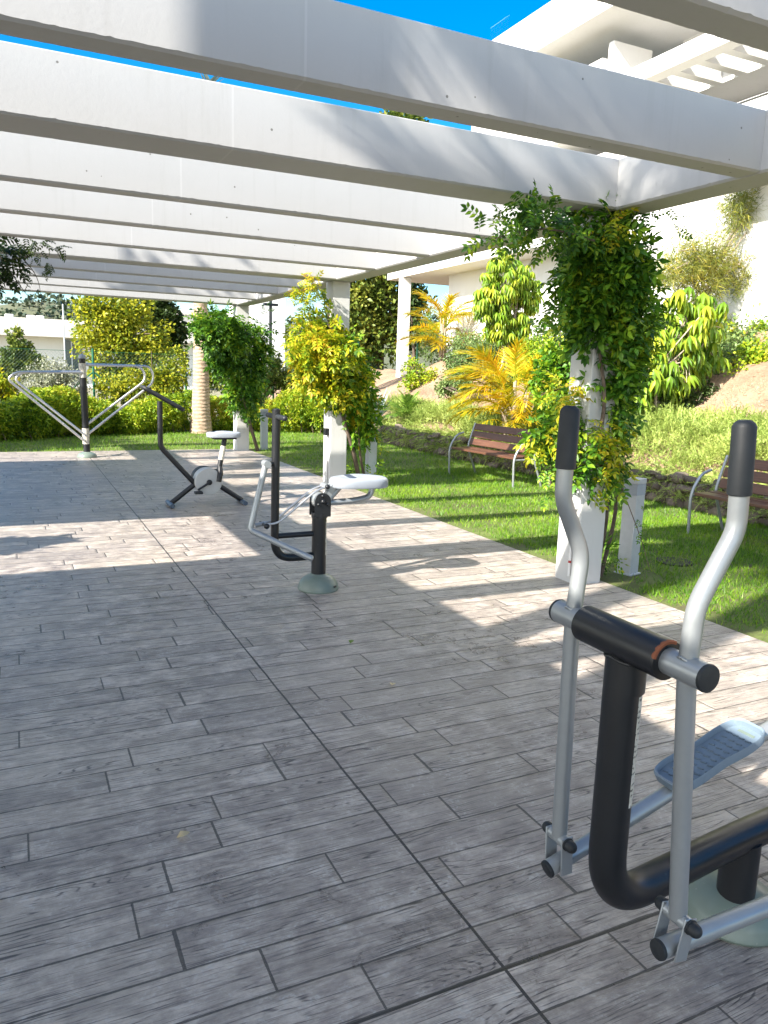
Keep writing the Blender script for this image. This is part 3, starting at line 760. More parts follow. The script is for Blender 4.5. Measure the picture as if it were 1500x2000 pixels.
        for i in range(11):
            for j in range(4):
                u = -half * .78 + i * half * .145; w = (-.042 + j * .028) * (1 if i % 2 else .86) + (.007 if i % 2 else -.004)
                if u > half * .68 and j in (1, 2): continue
                p = c + fd * u + sd_ * w + up * .0045
                rb.obox(p, (sd_ * .96 + fd * .28, fd * .96 - sd_ * .28, up), (.019, .0055, .007))
        rb.build('anti_slip_ribs', M['rib'], fp, bevel=.0015)
        sl_ = MB().obox(c + fd * half * .83 + up * .0045, (sd_, fd, up), (.06, .012, .002)); sl_.build('slot', M['dome'], fp, bevel=.003)
        # crank
        MB().tube([f1, (2.93, y, .42)], .02, 16).build('crank', M['silver'], t)
    side(yn, [(1.412, yn, 1.566), (1.424, yn, 1.335), (1.325, yn, 1.170), (1.318, yn, 1.03), (1.376, yn, .392)], [(1.362, yn, .320), (2.75, yn, .335)], -1, ((2.16, yn, .365), .165))
    side(yf, [(1.258, yf, 1.575), (1.254, yf, 1.350), (1.332, yf, 1.195), (1.317, yf, 1.03), (1.330, yf, .378)], [(1.335, yf, .298), (2.75, yf, .735)], 1, ((1.905, yf, .507), .19))
    MB().tube([(2.93, yn - .03, .42), (2.93, yf + .03, .42)], .03, 20).build('axle', M['silver'], t)
elliptical()

# ---------------------------------------------------------------- rowing / rider machine
def rider():
    Y = 5.37
    t = thing('rider_machine', 'black and silver outdoor rider machine with white seat on a pale domed base', 'exercise machine', (2.05, Y, 0))
    MB().cyl((2.05, Y, .06), (2.05, Y, .60), .056, 32).build('post', M['black'], t)
    b = dome_cap(t, (2.05, Y, 0), .158, .125)
    MB().obox((2.135, Y - .118, .04), ((.8, .6, 0), (-.6, .8, 0), (0, 0, 1)), (.03, .02, .012)).build('bolt_slot', M['black'], b)
    st = MB(); r = .0568
    for i in range(5):
        a0 = math.radians(-50 + i * 10); a1 = a0 + math.radians(10)
        st.add([(2.05 + r * math.cos(a), Y + r * math.sin(a), z) for a, z in ((a0, .27), (a1, .27), (a1, .53), (a0, .53))], [(0, 1, 2, 3)])
    st.build('instruction_sticker', M['sticker'], t)
    # U-shaped head bracket with rubber block
    hd = MB().cyl((2.05, Y, .56), (2.05, Y, .60), .062, 28)
    for s_ in (-1, 1):
        V = []; N = 14
        prof = [(-.062, .575)] + [(.062 * math.cos(a), .69 + .062 * math.sin(a)) for a in np.linspace(math.pi, 0, N)] + [(.062, .575)]
        y0 = Y + s_ * .052; y1 = Y + s_ * .060
        for yy in (y0, y1): V += [(2.055 + u, yy, z) for u, z in prof]
        k = len(prof); Fc = [tuple(range(k)), tuple(range(2 * k - 1, k - 1, -1))] + [(i, (i + 1) % k, k + (i + 1) % k, k + i) for i in range(k)]
        hd.add(V, Fc)
    h_ = hd.build('head_bracket', M['black'], t, bevel=.002)
    MB().cyl((2.055, Y - .048, .69), (2.055, Y + .048, .69), .060, 32).build('pivot_drum', M['silver'], h_)
    nb = MB(); bolt(nb, (2.055, Y - .060, .69), (0, -1, 0), .019, .024); nb.build('nut_cap', M['black'], h_)
    for a in (95, 210, 330): nb = MB(); bolt(nb, (2.055 + .042 * math.cos(math.radians(a)), Y - .060, .69 + .042 * math.sin(math.radians(a))), (0, -1, 0), .013, .016); nb.build('nut_cap', M['black'], h_)
    # front mast bending under to the post
    m = MB().tube(fillet([(1.705, Y, 1.37), (1.698, Y, .265), (2.05, Y, .262)], [0, .14, 0], 12), .0305, 26).build('mast', M['black'], t)
    MB().tube([(1.705, Y, 1.362), (1.705, Y, 1.372), (1.705, Y, 1.377)], [.0305, .026, .012], 24).build('mast_cap', M['rubber'], m)
    MB().tube([(1.70, Y, .435), (2.0, Y, .437)], .021, 18).build('brace', M['black'], t)
    MB().tube([(1.705, Y - .20, 1.318), (1.705, Y + .20, 1.318)], .019, 18, round_end=True).build('top_grip', M['rubber'], m)
    # pivot arm and silver foot lever
    MB().tube(fillet([(1.70, Y, .975), (1.615, Y - .035, .985), (1.615, Y - .075, .985)], .03), .018, 16).build('pivot_arm', M['black'], m)
    lv = MB().tube(fillet([(1.61, Y - .06, .985), (1.495, Y - .06, .505), (1.86, Y - .34, .335)], [0, .03, 0]), .0225, 20, round_end=True).build('foot_lever', M['silver'], t)
    MB().tube([(1.612, Y - .105, .985), (1.612, Y - .02, .985)], .026, 22).build('lever_hub', M['silver'], lv)
    # link rods
    rd = MB(); k0 = np.array([1.607, Y, .535]); k1 = np.array([2.09, Y, .80])
    for s_ in (-1, 1):
        rd.tube(fillet([k0 + [0.0, s_ * .035, 0], k0 + [.10, s_ * .045, .005], k1 + [-.09, s_ * .045, -.03], k1 + [0, s_ * .035, .0]], .05), .0085, 12)
    rd.build('link_rod', M['steel'], t)
    MB().tube([k0 + [-.06, 0, -.01], k0 + [.01, 0, 0]], .017, 14).build('rod_joint', M['silver'], t)
    kn = MB(); kn.cyl(k0 + [0, -.10, 0], k0 + [0, .06, 0], .010, 12); bolt(kn, k0 + [0, -.095, 0], (0, -1, 0), .021, .02)
    kn.build('joint_knob', M['black'], t)
    # seat carrier
    MB().tube(fillet([(2.09, Y, .67), (2.33, Y, .678), (2.47, Y, .70), (2.49, Y, .80)], [0, .05, .10, 0], 10), .023, 20).build('seat_carrier', M['silver'], t)
    MB().tube([(2.10, Y, .67), (2.23, Y, .81)], .024, 18).build('seat_strut', M['silver'], t)
    br = MB()
    for s_ in (-1, 1): br.obox((2.125, Y + s_ * .028, .755), ((.55, 0, .83), (0, 1, 0), (-.83, 0, .55)), (.15, .006, .05))
    b2 = br.build('seat_bracket', M['silver'], t, bevel=.008)
    bn = MB(); bn.cyl((2.09, Y - .055, .80), (2.09, Y + .05, .80), .022, 18); b3 = bn.build('bracket_hub', M['silver'], b2)
    bn = MB(); bolt(bn, (2.09, Y - .055, .80), (0, -1, 0), .018, .02); bn.build('nut_cap', M['black'], b2)
    seat(t, (2.365, Y, .822), .225, .17, .036, 0)
def seat(t, c, hl, hw, th, yaw, name='seat'):
    N = 44; c = np.array(c); out = []
    for k in range(N):
        a = 2 * math.pi * k / N; ca, sa = math.cos(a), math.sin(a)
        u = hl * np.sign(ca) * abs(ca) ** .62; w = hw * np.sign(sa) * abs(sa) ** .7
        w *= .70 + .30 * (u / hl * .5 + .5) ** .8
        out.append((u, w))
    rings = []
    for sc, z in ((.86, -th), (.96, -th), (1.0, -th * .7), (1.0, th * .25), (.985, th * .65), (.94, th * .9), (.8, th), (.55, .85 * th), (.3, .7 * th), (.03, .66 * th)):
        rings.append([c + np.array([u * sc, w * sc, z + (.012 * abs(w / hw) * math.cos(u / hl * 2.2) if z > 0 else 0) + (.006 * (u / hl) ** 2 if z > 0 else 0)]) for u, w in out])
    V = [p for r_ in rings for p in r_]; Fc = [tuple(range(N - 1, -1, -1))]
    for i in range(len(rings) - 1):
        for k in range(N): k2 = (k + 1) % N; Fc.append((i * N + k, i * N + k2, (i + 1) * N + k2, (i + 1) * N + k))
    Fc.append(tuple((len(rings) - 1) * N + k for k in range(N)))
    s_ = MB().add(V, Fc).build(name, M['seat'], t, angle=50)
    return s_
rider()

# ---------------------------------------------------------------- exercise bike
def bike():
    Y = 9.25
    t = thing('exercise_bike', 'black outdoor exercise bike with grey wheel and sloping handlebar', 'exercise machine', (2.05, Y, 0))
    MB().tube(fillet([(1.53, Y, 1.25), (1.525, Y, .72), (1.93, Y, .26)], [0, .07, 0], 10), .031, 22).build('front_post', M['black'], t)
    lp = [(1.345, Y - .10, 1.408), (1.79, Y - .10, 1.158), (1.79, Y + .10, 1.158), (1.345, Y + .10, 1.408), (1.345, Y - .10, 1.408)]
    mid = [(np.array(lp[0]) + lp[3]) / 2]
    path = [mid[0], lp[0], lp[1], lp[2], lp[3], mid[0]]
    MB().tube(fillet(path, [0, .09, .09, .09, .09, 0], 8), .022, 16, cap=False).build('handlebar', M['rubber'], t)
    MB().tube([(1.43, Y, 1.355), (1.70, Y, 1.203)], .018, 14).build('handlebar_stem', M['black'], t)
    MB().tube([(1.93, Y, .27), (1.64, Y, .045)], .031, 20).build('front_leg', M['black'], t)
    MB().tube([(2.12, Y, .30), (2.50, Y, .045)], .031, 20).build('rear_leg', M['black'], t)
    MB().tube([(1.625, Y - .17, .035), (1.625, Y + .17, .035)], .028, 18).build('front_foot', M['anthracite'], t)
    MB().tube([(2.50, Y - .17, .03), (2.50, Y + .17, .03)], .028, 18).build('rear_foot', M['anthracite'], t)
    hs_ = MB().cyl((2.07, Y - .10, .30), (2.07, Y + .10, .30), .162, 48).build('wheel_housing', M['wheel'], t, bevel=.006)
    MB().cyl((2.06, Y + .06, .315), (2.06, Y + .18, .315), .150, 40).build('rear_cover', M['rubber'], t)
    MB().lathe((2.075, Y - .10, .295), [(.033, 0), (.033, .012), (.025, .016), (.004, .017)], 24, ((1, 0, 0), (0, 0, 1), (0, -1, 0))).build('hub_cap', M['black'], hs_)
    cr = MB().tube([(2.075, Y - .115, .295), (1.935, Y - .125, .21)], .013, 12); cr.build('crank', M['black'], t)
    MB().obox((1.93, Y - .165, .185), ((1, 0, 0), (0, 1, 0), (0, 0, 1)), (.09, .09, .03)).build('pedal', M['rubber'], t, bevel=.006)
    MB().obox((2.21, Y + .19, .40), ((1, 0, 0), (0, 1, 0), (0, 0, 1)), (.09, .09, .03)).build('pedal', M['rubber'], t, bevel=.006)
    MB().tube([(2.185, Y - .115, .30), (2.205, Y - .11, .40), (2.215, Y - .06, .47)], [.03, .035, .03], 16).build('seat_clamp', M['black'], t)
    MB().tube([(2.205, Y - .05, .44), (2.285, Y, .80)], .030, 18).build('seat_post', M['black'], t)
    MB().tube([(2.231, Y - .035, .555), (2.268, Y - .012, .72)], .0325, 18).build('instruction_sticker', M['sticker'], t)
    seat(t, (2.275, Y, .858), .205, .13, .03, 0)
    MB().box((2.14, Y - .08, .805), (2.42, Y + .08, .829)).build('seat_plate', M['black'], t, bevel=.008)
bike()

# ---------------------------------------------------------------- arm exercise frame at the far end
def arm_frame():
    Y = 14.7
    t = thing('arm_trainer', 'tall black post with four looping steel arms at the far end of the patio', 'exercise machine', (1.14, Y, 0))
    MB().cyl((1.14, Y, .05), (1.115, Y, 1.74), .058, 28).build('post', M['black'], t)
    MB().lathe((1.115, Y, 1.74), [(.060, 0), (.060, .03)] + [(.058 * math.cos(a), .03 + .05 * math.sin(a)) for a in np.linspace(.2, 1.5, 7)], 28).build('post_cap', M['seat'], t)
    MB().cyl((1.119, Y, 1.41), (1.117, Y, 1.66), .0605, 28).build('instruction_sticker', M['sticker'], t)
    MB().cyl((1.134, Y, .24), (1.131, Y, .52), .0605, 28).build('lower_sticker', M['sticker'], t)
    dome_cap(t, (1.14, Y, 0), .17, .10)
    for path in ([(1.10, Y - .05, 1.50), (.06, Y - .16, 1.478), (-.085, Y - .18, 1.36), (1.10, Y - .06, .30)],
                 [(1.10, Y - .03, 1.515), (.16, Y - .02, 1.48), (.02, Y - .02, 1.35), (1.12, Y - .05, .40)],
                 [(1.17, Y + .03, 1.645), (2.30, Y + .10, 1.645), (2.36, Y + .10, 1.36), (1.18, Y + .04, .42)],
                 [(1.17, Y + .03, 1.630), (2.12, Y + .0, 1.640), (2.20, Y - .02, 1.40), (1.18, Y + .02, .60)]):
        MB().tube(fillet(path, [0, .13, .13, 0], 10), .021, 16).build('looped_arm', M['steel'], t)
arm_frame()

# ================================================================ BENCHES
def bench():
    t = thing('park_bench', 'brown slatted bench with bowed steel legs, seen whole behind the rider machine', 'bench', (0, 0, 0), 'park benches by the stone wall')
    # local frame: x towards the back, y along the bench; sub-meshes built round the origin
    L = 1.72
    for nm, z, x0, x1 in (('seat_slat', .445, -.02, .17), ('seat_slat', .452, .185, .34)):
        MB().box((x0 + .02, -L / 2 + .03, z - .02), (x1 + .02, L / 2 - .03, z + .016)).build(nm, M['slat'], t, smooth=False, bevel=.005)
    for k in range(3):
        c = np.array([.40 + .042 * k, 0, .55 + .125 * k]); ax = ((.32, 0, .947), (0, 1, 0), (-.947, 0, .32))
        MB().obox(c, ax, (.112, L - .06, .03)).build('back_slat', M['slat'], t, smooth=False, bevel=.005)
    for y in (-L / 2, L / 2):
        fl = MB().tube(fillet([(.0, y, -.02), (-.02, y, .46), (.12, y, .66), (.26, y, .70)], [0, .12, .1, 0], 8), .017, 14).build('front_leg', M['silver'], t)
        MB().tube(fillet([(.56, y, -.02), (.36, y, .46), (.50, y, .86)], [0, .08, 0], 8), .017, 14).build('rear_leg', M['silver'], t)
        MB().tube([(-.01, y, .42), (.38, y, .42)], .014, 10).build('seat_support', M['silver'], t)
    return t
def copy_tree(o, parent=None):
    c = o.copy(); COL.objects.link(c); c.parent = parent
    for ch in [k for k in bpy.data.objects if k.parent == o]: copy_tree(ch, c)
    return c
b1 = bench(); b1.location = (6.72, 10.42, 0); b1.rotation_euler = (0, 0, math.radians(4))
b2 = copy_tree(b1); b2.location = (6.78, 5.28, 0); b2.rotation_euler = (0, 0, math.radians(1))
b2['label'] = 'brown slatted bench cut off by the right edge of the photo'

# ================================================================ BOLLARD LIGHTS
def bollard():
    t = thing('bollard_light', 'grey square bollard light closest to the camera, beside the nearest vine', 'bollard light', (0, 0, 0), 'bollard lights along the patio edge')
    MB().box((-.065, -.065, .0), (.065, .065, .70)).build('shaft', M['bollard'], t, smooth=False, bevel=.004)
    MB().box((-.083, -.083, -.01), (.083, .083, .012)).build('base_plate', M['bollard'], t, smooth=False, bevel=.003)
    MB().box((-.0655, -.0655, .702), (.0655, .0655, .80)).build('lamp_window', M['seat'], t, smooth=False)
    MB().box((-.068, -.068, .802), (.068, .068, .845)).build('cap', M['bollard'], t, smooth=False, bevel=.004)
    return t
q = bollard(); q.location = (4.80, 4.98, -.012); q.rotation_euler = (0, 0, math.radians(14))
for (x, y, lb) in ((4.80, 10.45, 'grey square bollard light behind the seat of the rider machine'), (4.72, 15.7, 'small distant grey bollard light right of the farthest column')):
    c = copy_tree(q); c.location = (x, y, -.012); c['label'] = lb; c.rotation_euler = (0, 0, 0)

# ================================================================ GREEN MESH FENCE
def fence():
    Y = 21.6
    t = thing('mesh_fence', 'green chain link fence with thin posts behind the hedge', 'fence', (2, Y, 0))
    xs = [-2.3, at(183, 740, y=Y)[0], at(363, 740, y=Y)[0], at(534, 740, y=Y)[0], 9.4, 11.4]
    for x in xs: MB().cyl((x, Y, -.1), (x, Y, 2.05 if x < 8 else 2.6), .03, 10).build('post', M['green'], t)
    x = xs[1]
    for s_ in (-1, 1): MB().cyl((x, Y, 1.45), (x + s_ * 1.15, Y - .2, .5), .02, 8).build('brace', M['green'], t)
    w = MB(); z0, z1 = .05, 1.95; H = z1 - z0; s = .085
    V = []; Fc = []; n = 0; x = xs[0] - H
    while x < 9.4:
        for dr in (1, -1):
            a = (x, z0) if dr > 0 else (x + H, z0); b = (x + H, z1) if dr > 0 else (x, z1)
            r = .0011
            V += [(a[0] - r, Y, a[1]), (a[0] + r, Y - r, a[1]), (a[0] + r, Y + r, a[1]), (b[0] - r, Y, b[1]), (b[0] + r, Y - r, b[1]), (b[0] + r, Y + r, b[1])]
            Fc += [(n, n + 1, n + 4, n + 3), (n + 1, n + 2, n + 5, n + 4), (n + 2, n, n + 3, n + 5)]; n += 6
        x += s
    w.add(V, Fc); w.build('wire_mesh', M['green'], t, smooth=False)
    MB().cyl((xs[0], Y, 1.97), (9.4, Y, 1.97), .006, 6).build('top_wire', M['green'], t)
fence()
# drain cover in the grass
dc = thing('drain_cover', 'dark round drain cover sunk in the shaded grass by the second bench', 'drain cover', (5.53, 5.15, 0))
MB().cyl((5.53, 5.15, -.02), (5.53, 5.15, .0), .17, 32).build('plate', M['rust2'], dc)
# fallen leaves on the patio
def fallen(px_, py_, s, lb, mat='dryleaf'):
    p = at(px_, py_, z=.008); o = MB(); v, f = leaflet(s, s * .75, s * .22, -s * .15)
    a = random.uniform(0, 6.28); c, s_ = math.cos(a), math.sin(a)
    v = np.stack([v[:, 0] * c - v[:, 1] * s_, v[:, 0] * s_ + v[:, 1] * c, v[:, 2]], -1) + p
    ob = o.add(v, f).build('fallen_leaf', M[mat]); tag(ob, lb, 'leaf', 'fallen leaves on the patio')
    m = ob.modifiers.new('thickness', 'SOLIDIFY'); m.thickness = .001
fallen(345, 1636, .048, 'curled tan dry leaf lying lowest in the photo on the shaded planks')
fallen(768, 1334, .045, 'brown dry leaf on the patio, midway between the rider machine and the elliptical trainer')
fallen(684, 1256, .045, 'pale green fallen leaf on the patio below the rider machine base', 'cycad')

# ================================================================ PLANTS
def pb(px_, py_, y, rpx, dy=None, aspect=1.0):     # a blob of foliage: centre, depth plane and its size
    c = at(px_, py_, y=y); d = (c - EYE) @ -(ROT @ np.array([0, 0, 1.0])); r = rpx / F * d
    return (c[0], c[1], c[2], r, r * .8 if dy is None else dy, r * aspect)
def stems(name, parent, paths, mat):
    m = MB()
    for pts, r0, r1 in paths:
        P = fillet(pts, .3, 4); n_ = len(P)
        m.tube(P, [r0 + (r1 - r0) * i / (n_ - 1) for i in range(n_)], 8)
    return m.build(name, mat, parent)
PIN = [pinnate(4, 1, .34, .17, .25), pinnate(3, 1, .42, .20, .4), pinnate(4, 1, .36, .15, .05)]
def vine(label, base, bl, n, size, mats, stemp, sprays=(), flat=.7, down=.55, frac=(1.0,)):
    t = thing('climbing_vine', label, 'vine', base)
    P, D = blobs(bl, n, .35, down, flat)
    k = np.array_split(rng.permutation(n), 3); vf = []
    for i in range(3): vf.append(scatter(PIN[i], P[k[i]], D[k[i]], rng.uniform(.65, 1.25, len(k[i])) * size, twist=.6))
    for a, b, m, s in sprays:                      # long shoots with leaves along them
        tt = rng.random(m); a = np.array(a); b = np.array(b)
        Q = a + (b - a) * tt[:, None] + rng.normal(0, .035, (m, 3)); Q[:, 2] += .10 * np.sin(tt * 3.1)
        dd = (b - a) / np.linalg.norm(b - a) * .4 + rng.normal(0, .6, (m, 3)); dd[:, 2] -= .35
        vf.append(scatter(PIN[0], Q, dd, np.full(m, size * s)))
    V, Fc = merge(*vf)
    fast_mesh('foliage', V, Fc, mats, t)
    stems('stem', t, stemp, M['bark'])
    return t
# nearest column
Yv = 4.86
nb = [pb(1165, 470, Yv - .05, 52), pb(1215, 490, Yv - .1, 38), pb(1205, 560, Yv - .1, 58), pb(1150, 545, Yv, 42), pb(1200, 640, Yv, 52), pb(1150, 620, Yv, 30), pb(1210, 715, Yv, 36), pb(1190, 740, Yv, 26),
      pb(1195, 790, Yv + .03, 28), pb(1120, 795, Yv + .15, 30), pb(1095, 845, Yv + .1, 30), pb(1150, 860, Yv, 30), pb(1170, 900, Yv, 22), pb(1140, 905, Yv, 20), pb(1168, 945, Yv, 12), pb(1085, 880, Yv + .1, 12), pb(1172, 975, Yv, 7)]
p0 = at(1195, 1085, y=4.98); 
V0 = lambda px_, py_, y=Yv: at(px_, py_, y=y)
near = vine('dense dark green climbing vine wrapped round the nearest column', (4.45, 4.98, 0), nb, 2100, .18, M['vine_deep'],
     [([(4.44, 4.98, -.02), V0(1190, 980, 4.9), V0(1165, 880, 4.75), V0(1185, 780, 4.72), V0(1165, 660, 4.75), V0(1190, 520, 4.7)], .026, .008),
      ([(4.47, 4.95, -.02), V0(1205, 1000, 4.95), V0(1205, 900, 4.85), V0(1175, 760, 4.8), V0(1215, 600, 4.8)], .018, .006),
      ([V0(1160, 470, 4.6), V0(1060, 440, 4.45), V0(950, 470, 4.3)], .008, .003),
      ([V0(1235, 560, 4.7), V0(1290, 700 - 90, 4.6), V0(1340, 540, 4.5)], .005, .002),
      ([V0(1225, 980, 4.7), V0(1255, 1060, 4.6), V0(1270, 1118, 4.55)], .004, .002)],
     [(V0(1130, 455, 4.65), V0(940, 470, 4.3), 70, .8), (V0(1120, 440, 4.6), V0(985, 425, 4.4), 50, .8), (V0(1100, 500, 4.7), V0(1010, 505, 4.6), 26, .7), (V0(1230, 430, 4.7), V0(1330, 440, 4.6), 14, .6),
      (V0(1230, 700, 4.8), V0(1300, 620, 4.7), 30, .7), (V0(1240, 1010, 4.7), V0(1272, 1118, 4.6), 9, .45), (V0(1110, 610, 4.8), V0(1060, 640, 4.8), 26, .8), (V0(1060, 930, 4.8), V0(1060, 960, 4.8), 7, .6)])
V, Fc = scatter(PIN[1], *blobs([(4.5, 4.98, .12, .16, .14, .14)], 26, .3, -.3), rng.uniform(.09, .14, 26)); fast_mesh('foliage', V, Fc, M['vine_dark'], near)
# yellowing clumps of the same vine
P, D = blobs([pb(1190, 890, Yv - .12, 22), pb(1180, 945, Yv - .1, 12), pb(1065, 860, Yv, 20), pb(1190, 840, Yv - .15, 26), pb(1100, 770, Yv, 24), pb(1190, 440, Yv - .2, 20)], 130, .4, .5)
V, Fc = scatter(PIN[0], P, D, rng.uniform(.11, .19, 130)); fast_mesh('yellowing_leaves', V, Fc, M['vine_yellow'], near)
# middle column
Yv = 10.35
nb = [pb(618, 680, Yv - .2, 40), pb(655, 690, Yv - .3, 36), pb(592, 645, Yv, 20), pb(640, 630, Yv - .1, 20), pb(690, 730, Yv - .2, 22), pb(665, 755, Yv - .2, 30), pb(705, 785, Yv, 20), pb(605, 725, Yv, 22), pb(690, 815, Yv, 12), pb(600, 605, Yv, 12), pb(700, 845, Yv, 6)]
mid = vine('yellow and orange tinged climbing vine on the middle column', (4.55, 10.5, 0), nb, 820, .21, M['vine_yellow'],
     [([(4.62, 10.4, -.02), at(690, 880, y=10.3), at(665, 800, y=10.2), at(650, 680, y=10.1), at(640, 610, y=10.1)], .035, .01), ([(4.72, 10.4, -.02), at(702, 890, y=10.3), at(700, 800, y=10.2)], .025, .008)],
     [(at(610, 620, y=10.2), at(572, 560, y=10.1), 34, .7), (at(640, 600, y=10.2), at(600, 545, y=10.0), 30, .7), (at(720, 840, y=10.2), at(745, 880, y=10.2), 12, .6)])
P, D = blobs([pb(685, 755, Yv - .1, 32), pb(697, 795, Yv, 26), pb(640, 740, Yv, 28), pb(700, 835, Yv, 16), pb(680, 700, Yv + .1, 26), pb(625, 690, Yv, 34), pb(655, 680, Yv - .1, 30)], 1150, .3, .5)
V, Fc = scatter(PIN[1], P, D, rng.uniform(.15, .25, 1150)); fast_mesh('green_foliage', V, Fc, M['vine_dark'], mid)
V, Fc = scatter(PIN[1], *blobs([(4.72, 10.4, .14, .2, .18, .12)], 40, .3, -.3), rng.uniform(.12, .2, 40)); fast_mesh('foliage', V, Fc, M['vine_dark'], mid)
# far column
Yv = 15.35
nb = [pb(420, 640, Yv - .3, 26), pb(450, 655, Yv - .4, 32), pb(402, 628, Yv, 14), pb(485, 675, Yv, 26), pb(455, 700, Yv, 30), pb(495, 710, Yv, 18), pb(480, 755, Yv, 24), pb(482, 790, Yv, 13), pb(430, 690, Yv, 14), pb(510, 645, Yv, 8)]
vine('mid green climbing vine on the farthest column', (4.5, 15.5, 0), nb, 1800, .25, M['vine_deep'],
     [([(4.5, 15.4, -.02), at(480, 800, y=15.2), at(465, 700, y=15.1), at(440, 630, y=15.1)], .035, .01)],
     [(at(500, 660, y=15.2), at(530, 590, y=15.1), 12, .5), (at(385, 640, y=15.1), at(372, 680, y=15.0), 8, .6)])
# hanging in from the left
Yv = 9.3
vine('dark vine hanging into view at the left edge under the beams', (-1.9, 10.4, 0), [pb(-35, 500, Yv, 50), pb(10, 490, Yv, 22), pb(-5, 540, Yv, 18), pb(-90, 540, Yv, 60), pb(-140, 640, Yv, 60)], 640, .15, M['tree_dark'],
     [([(-2.0, 10.5, -.02), (-1.9, 10.2, 1.6), at(-40, 520, y=9.5), at(60, 500, y=9.3)], .03, .006), ([at(0, 500, y=9.3), at(40, 560, y=9.3), at(72, 600, y=9.25)], .006, .002), ([at(40, 500, y=9.3), at(75, 540, y=9.3), at(82, 598, y=9.3)], .006, .002)],
     [(at(40, 485, y=9.3), at(118, 495, y=9.2), 30, .8), (at(30, 530, y=9.3), at(80, 600, y=9.2), 16, .6), (at(70, 500, y=9.3), at(98, 535, y=9.2), 16, .6)])

# ---------------------------------------------------------------- broadleaf trees
def tree(name, label, cat, x, y, z, H, bl, n, size, mat, trunk_r=.12, bk='bark', clump=.42, group=None, tpl=None, shell=.3):
    t = thing(name, label, cat, (x, y, z), group)
    # leaf clumps: small tufts spread through the crown, so that gaps stay open
    m = max(12, n // 26); C, CD = blobs(bl, m, shell, .1)
    idx = rng.integers(0, m, n); rr = np.mean([b[3] for b in bl]) * clump
    o = rng.normal(size=(n, 3)); o /= np.linalg.norm(o, axis=1, keepdims=True); o *= rng.random((n, 1)) ** .5 * rr * rng.uniform(.5, 1.2, (m, 1))[idx]
    P = C[idx] + o; D = o / rr + CD[idx] * .4 + rng.normal(0, .5, (n, 3)); D[:, 2] -= .15
    V, Fc = scatter(tpl or leaflet(1, .62, .10, .12), P, D, rng.uniform(.7, 1.3, n) * size, twist=.9)
    fast_mesh('crown', V, Fc, mat, t)
    cen = np.average(np.array(bl)[:, :3], axis=0, weights=[b[3] for b in bl]); paths = []
    top = np.array([cen[0], cen[1], max(b[2] + b[5] * .6 for b in bl)])
    fork = np.array([x + (cen[0] - x) * .3, y, z + (cen[2] - z) * .45])
    paths.append(([(x, y, z - .1), fork, cen, top], trunk_r, trunk_r * .15))
    sel = rng.choice(m, min(m, 22), replace=False)
    for i in sel:
        a = fork + (cen - fork) * rng.random(); q = (a + C[i]) / 2 + np.array([0, 0, .1 * H * .3])
        paths.append(([a, q, C[i]], trunk_r * .38, .012))
    stems('trunk', t, paths, M[bk]); return t
def B(px_, py_, y, r, asp=1.0, dy=None): return pb(px_, py_, y, r, dy, asp)
tree('yellow_tree', 'tall yellow leaved tree behind the arm trainer post', 'tree', at(240, 700, y=24)[0], 24, -.1, 5,
     [B(195, 640, 24, 48), B(235, 610, 24, 45), B(265, 650, 24, 60), B(215, 690, 24, 55), B(290, 700, 24, 50), B(180, 600, 24, 32), B(240, 730, 24, 45), B(250, 575, 24.5, 45)], 12000, .115, M['tree_yellow'], .11, clump=.42)
tree('dark_tree', 'dark green tree crown touching the right side of the yellow tree', 'tree', at(325, 700, y=26)[0], 26, -.1, 5,
     [B(315, 620, 26, 36), B(330, 665, 26, 26), B(345, 645, 26, 18), B(300, 590, 26, 26)], 5000, .14, M['tree_dark'], .1, clump=.45)
tree('young_tree', 'small yellow green tree in front of the cream house at far left', 'tree', at(40, 760, y=22)[0], 22, -.1, 3,
     [B(35, 700, 22, 30, 1.2), B(60, 715, 22, 24), B(8, 725, 22, 28), B(30, 660, 22, 12, 1.6), B(45, 680, 22, 14)], 6000, .085, M['tree_olive'], .05, clump=.4)
tree('pale_shrub', 'pale silvery shrub left of the arm trainer post', 'shrub', at(95, 790, y=20.9)[0], 20.9, -.1, 2,
     [B(100, 735, 20.9, 36), B(60, 755, 20.9, 30), B(140, 745, 20.9, 28), B(105, 775, 20.9, 36)], 7000, .055, M['shrub_pale'], .03, clump=.4)
tree('orange_shrub', 'orange tipped shrub at the far left edge behind the hedge', 'shrub', at(10, 790, y=19.8)[0], 19.8, -.1, 2,
     [B(8, 750, 19.8, 24), B(30, 775, 19.8, 24), B(-25, 760, 19.8, 30)], 2600, .07, M['vine_yellow'], .03)
tree('yellow_shrub', 'bushy yellow green shrub between the fence brace and the palm trunk', 'shrub', at(330, 790, y=21)[0], 21, -.1, 2,
     [B(250, 755, 21, 32), B(300, 745, 21, 30), B(345, 735, 21, 28), B(330, 765, 21, 32), B(215, 765, 21, 26), B(345, 700, 21.2, 20)], 8000, .075, M['tree_yellow'], .04, clump=.4)
tree('olive_shrub', 'loose olive green shrub between the farthest column and the middle vine', 'shrub', at(520, 790, y=21)[0], 21, -.1, 2,
     [B(500, 745, 21, 30), B(545, 735, 21, 28), B(525, 700, 21, 20), B(570, 755, 21, 30), B(420, 740, 21, 26)], 6500, .08, M['tree_olive'], .04, clump=.4)
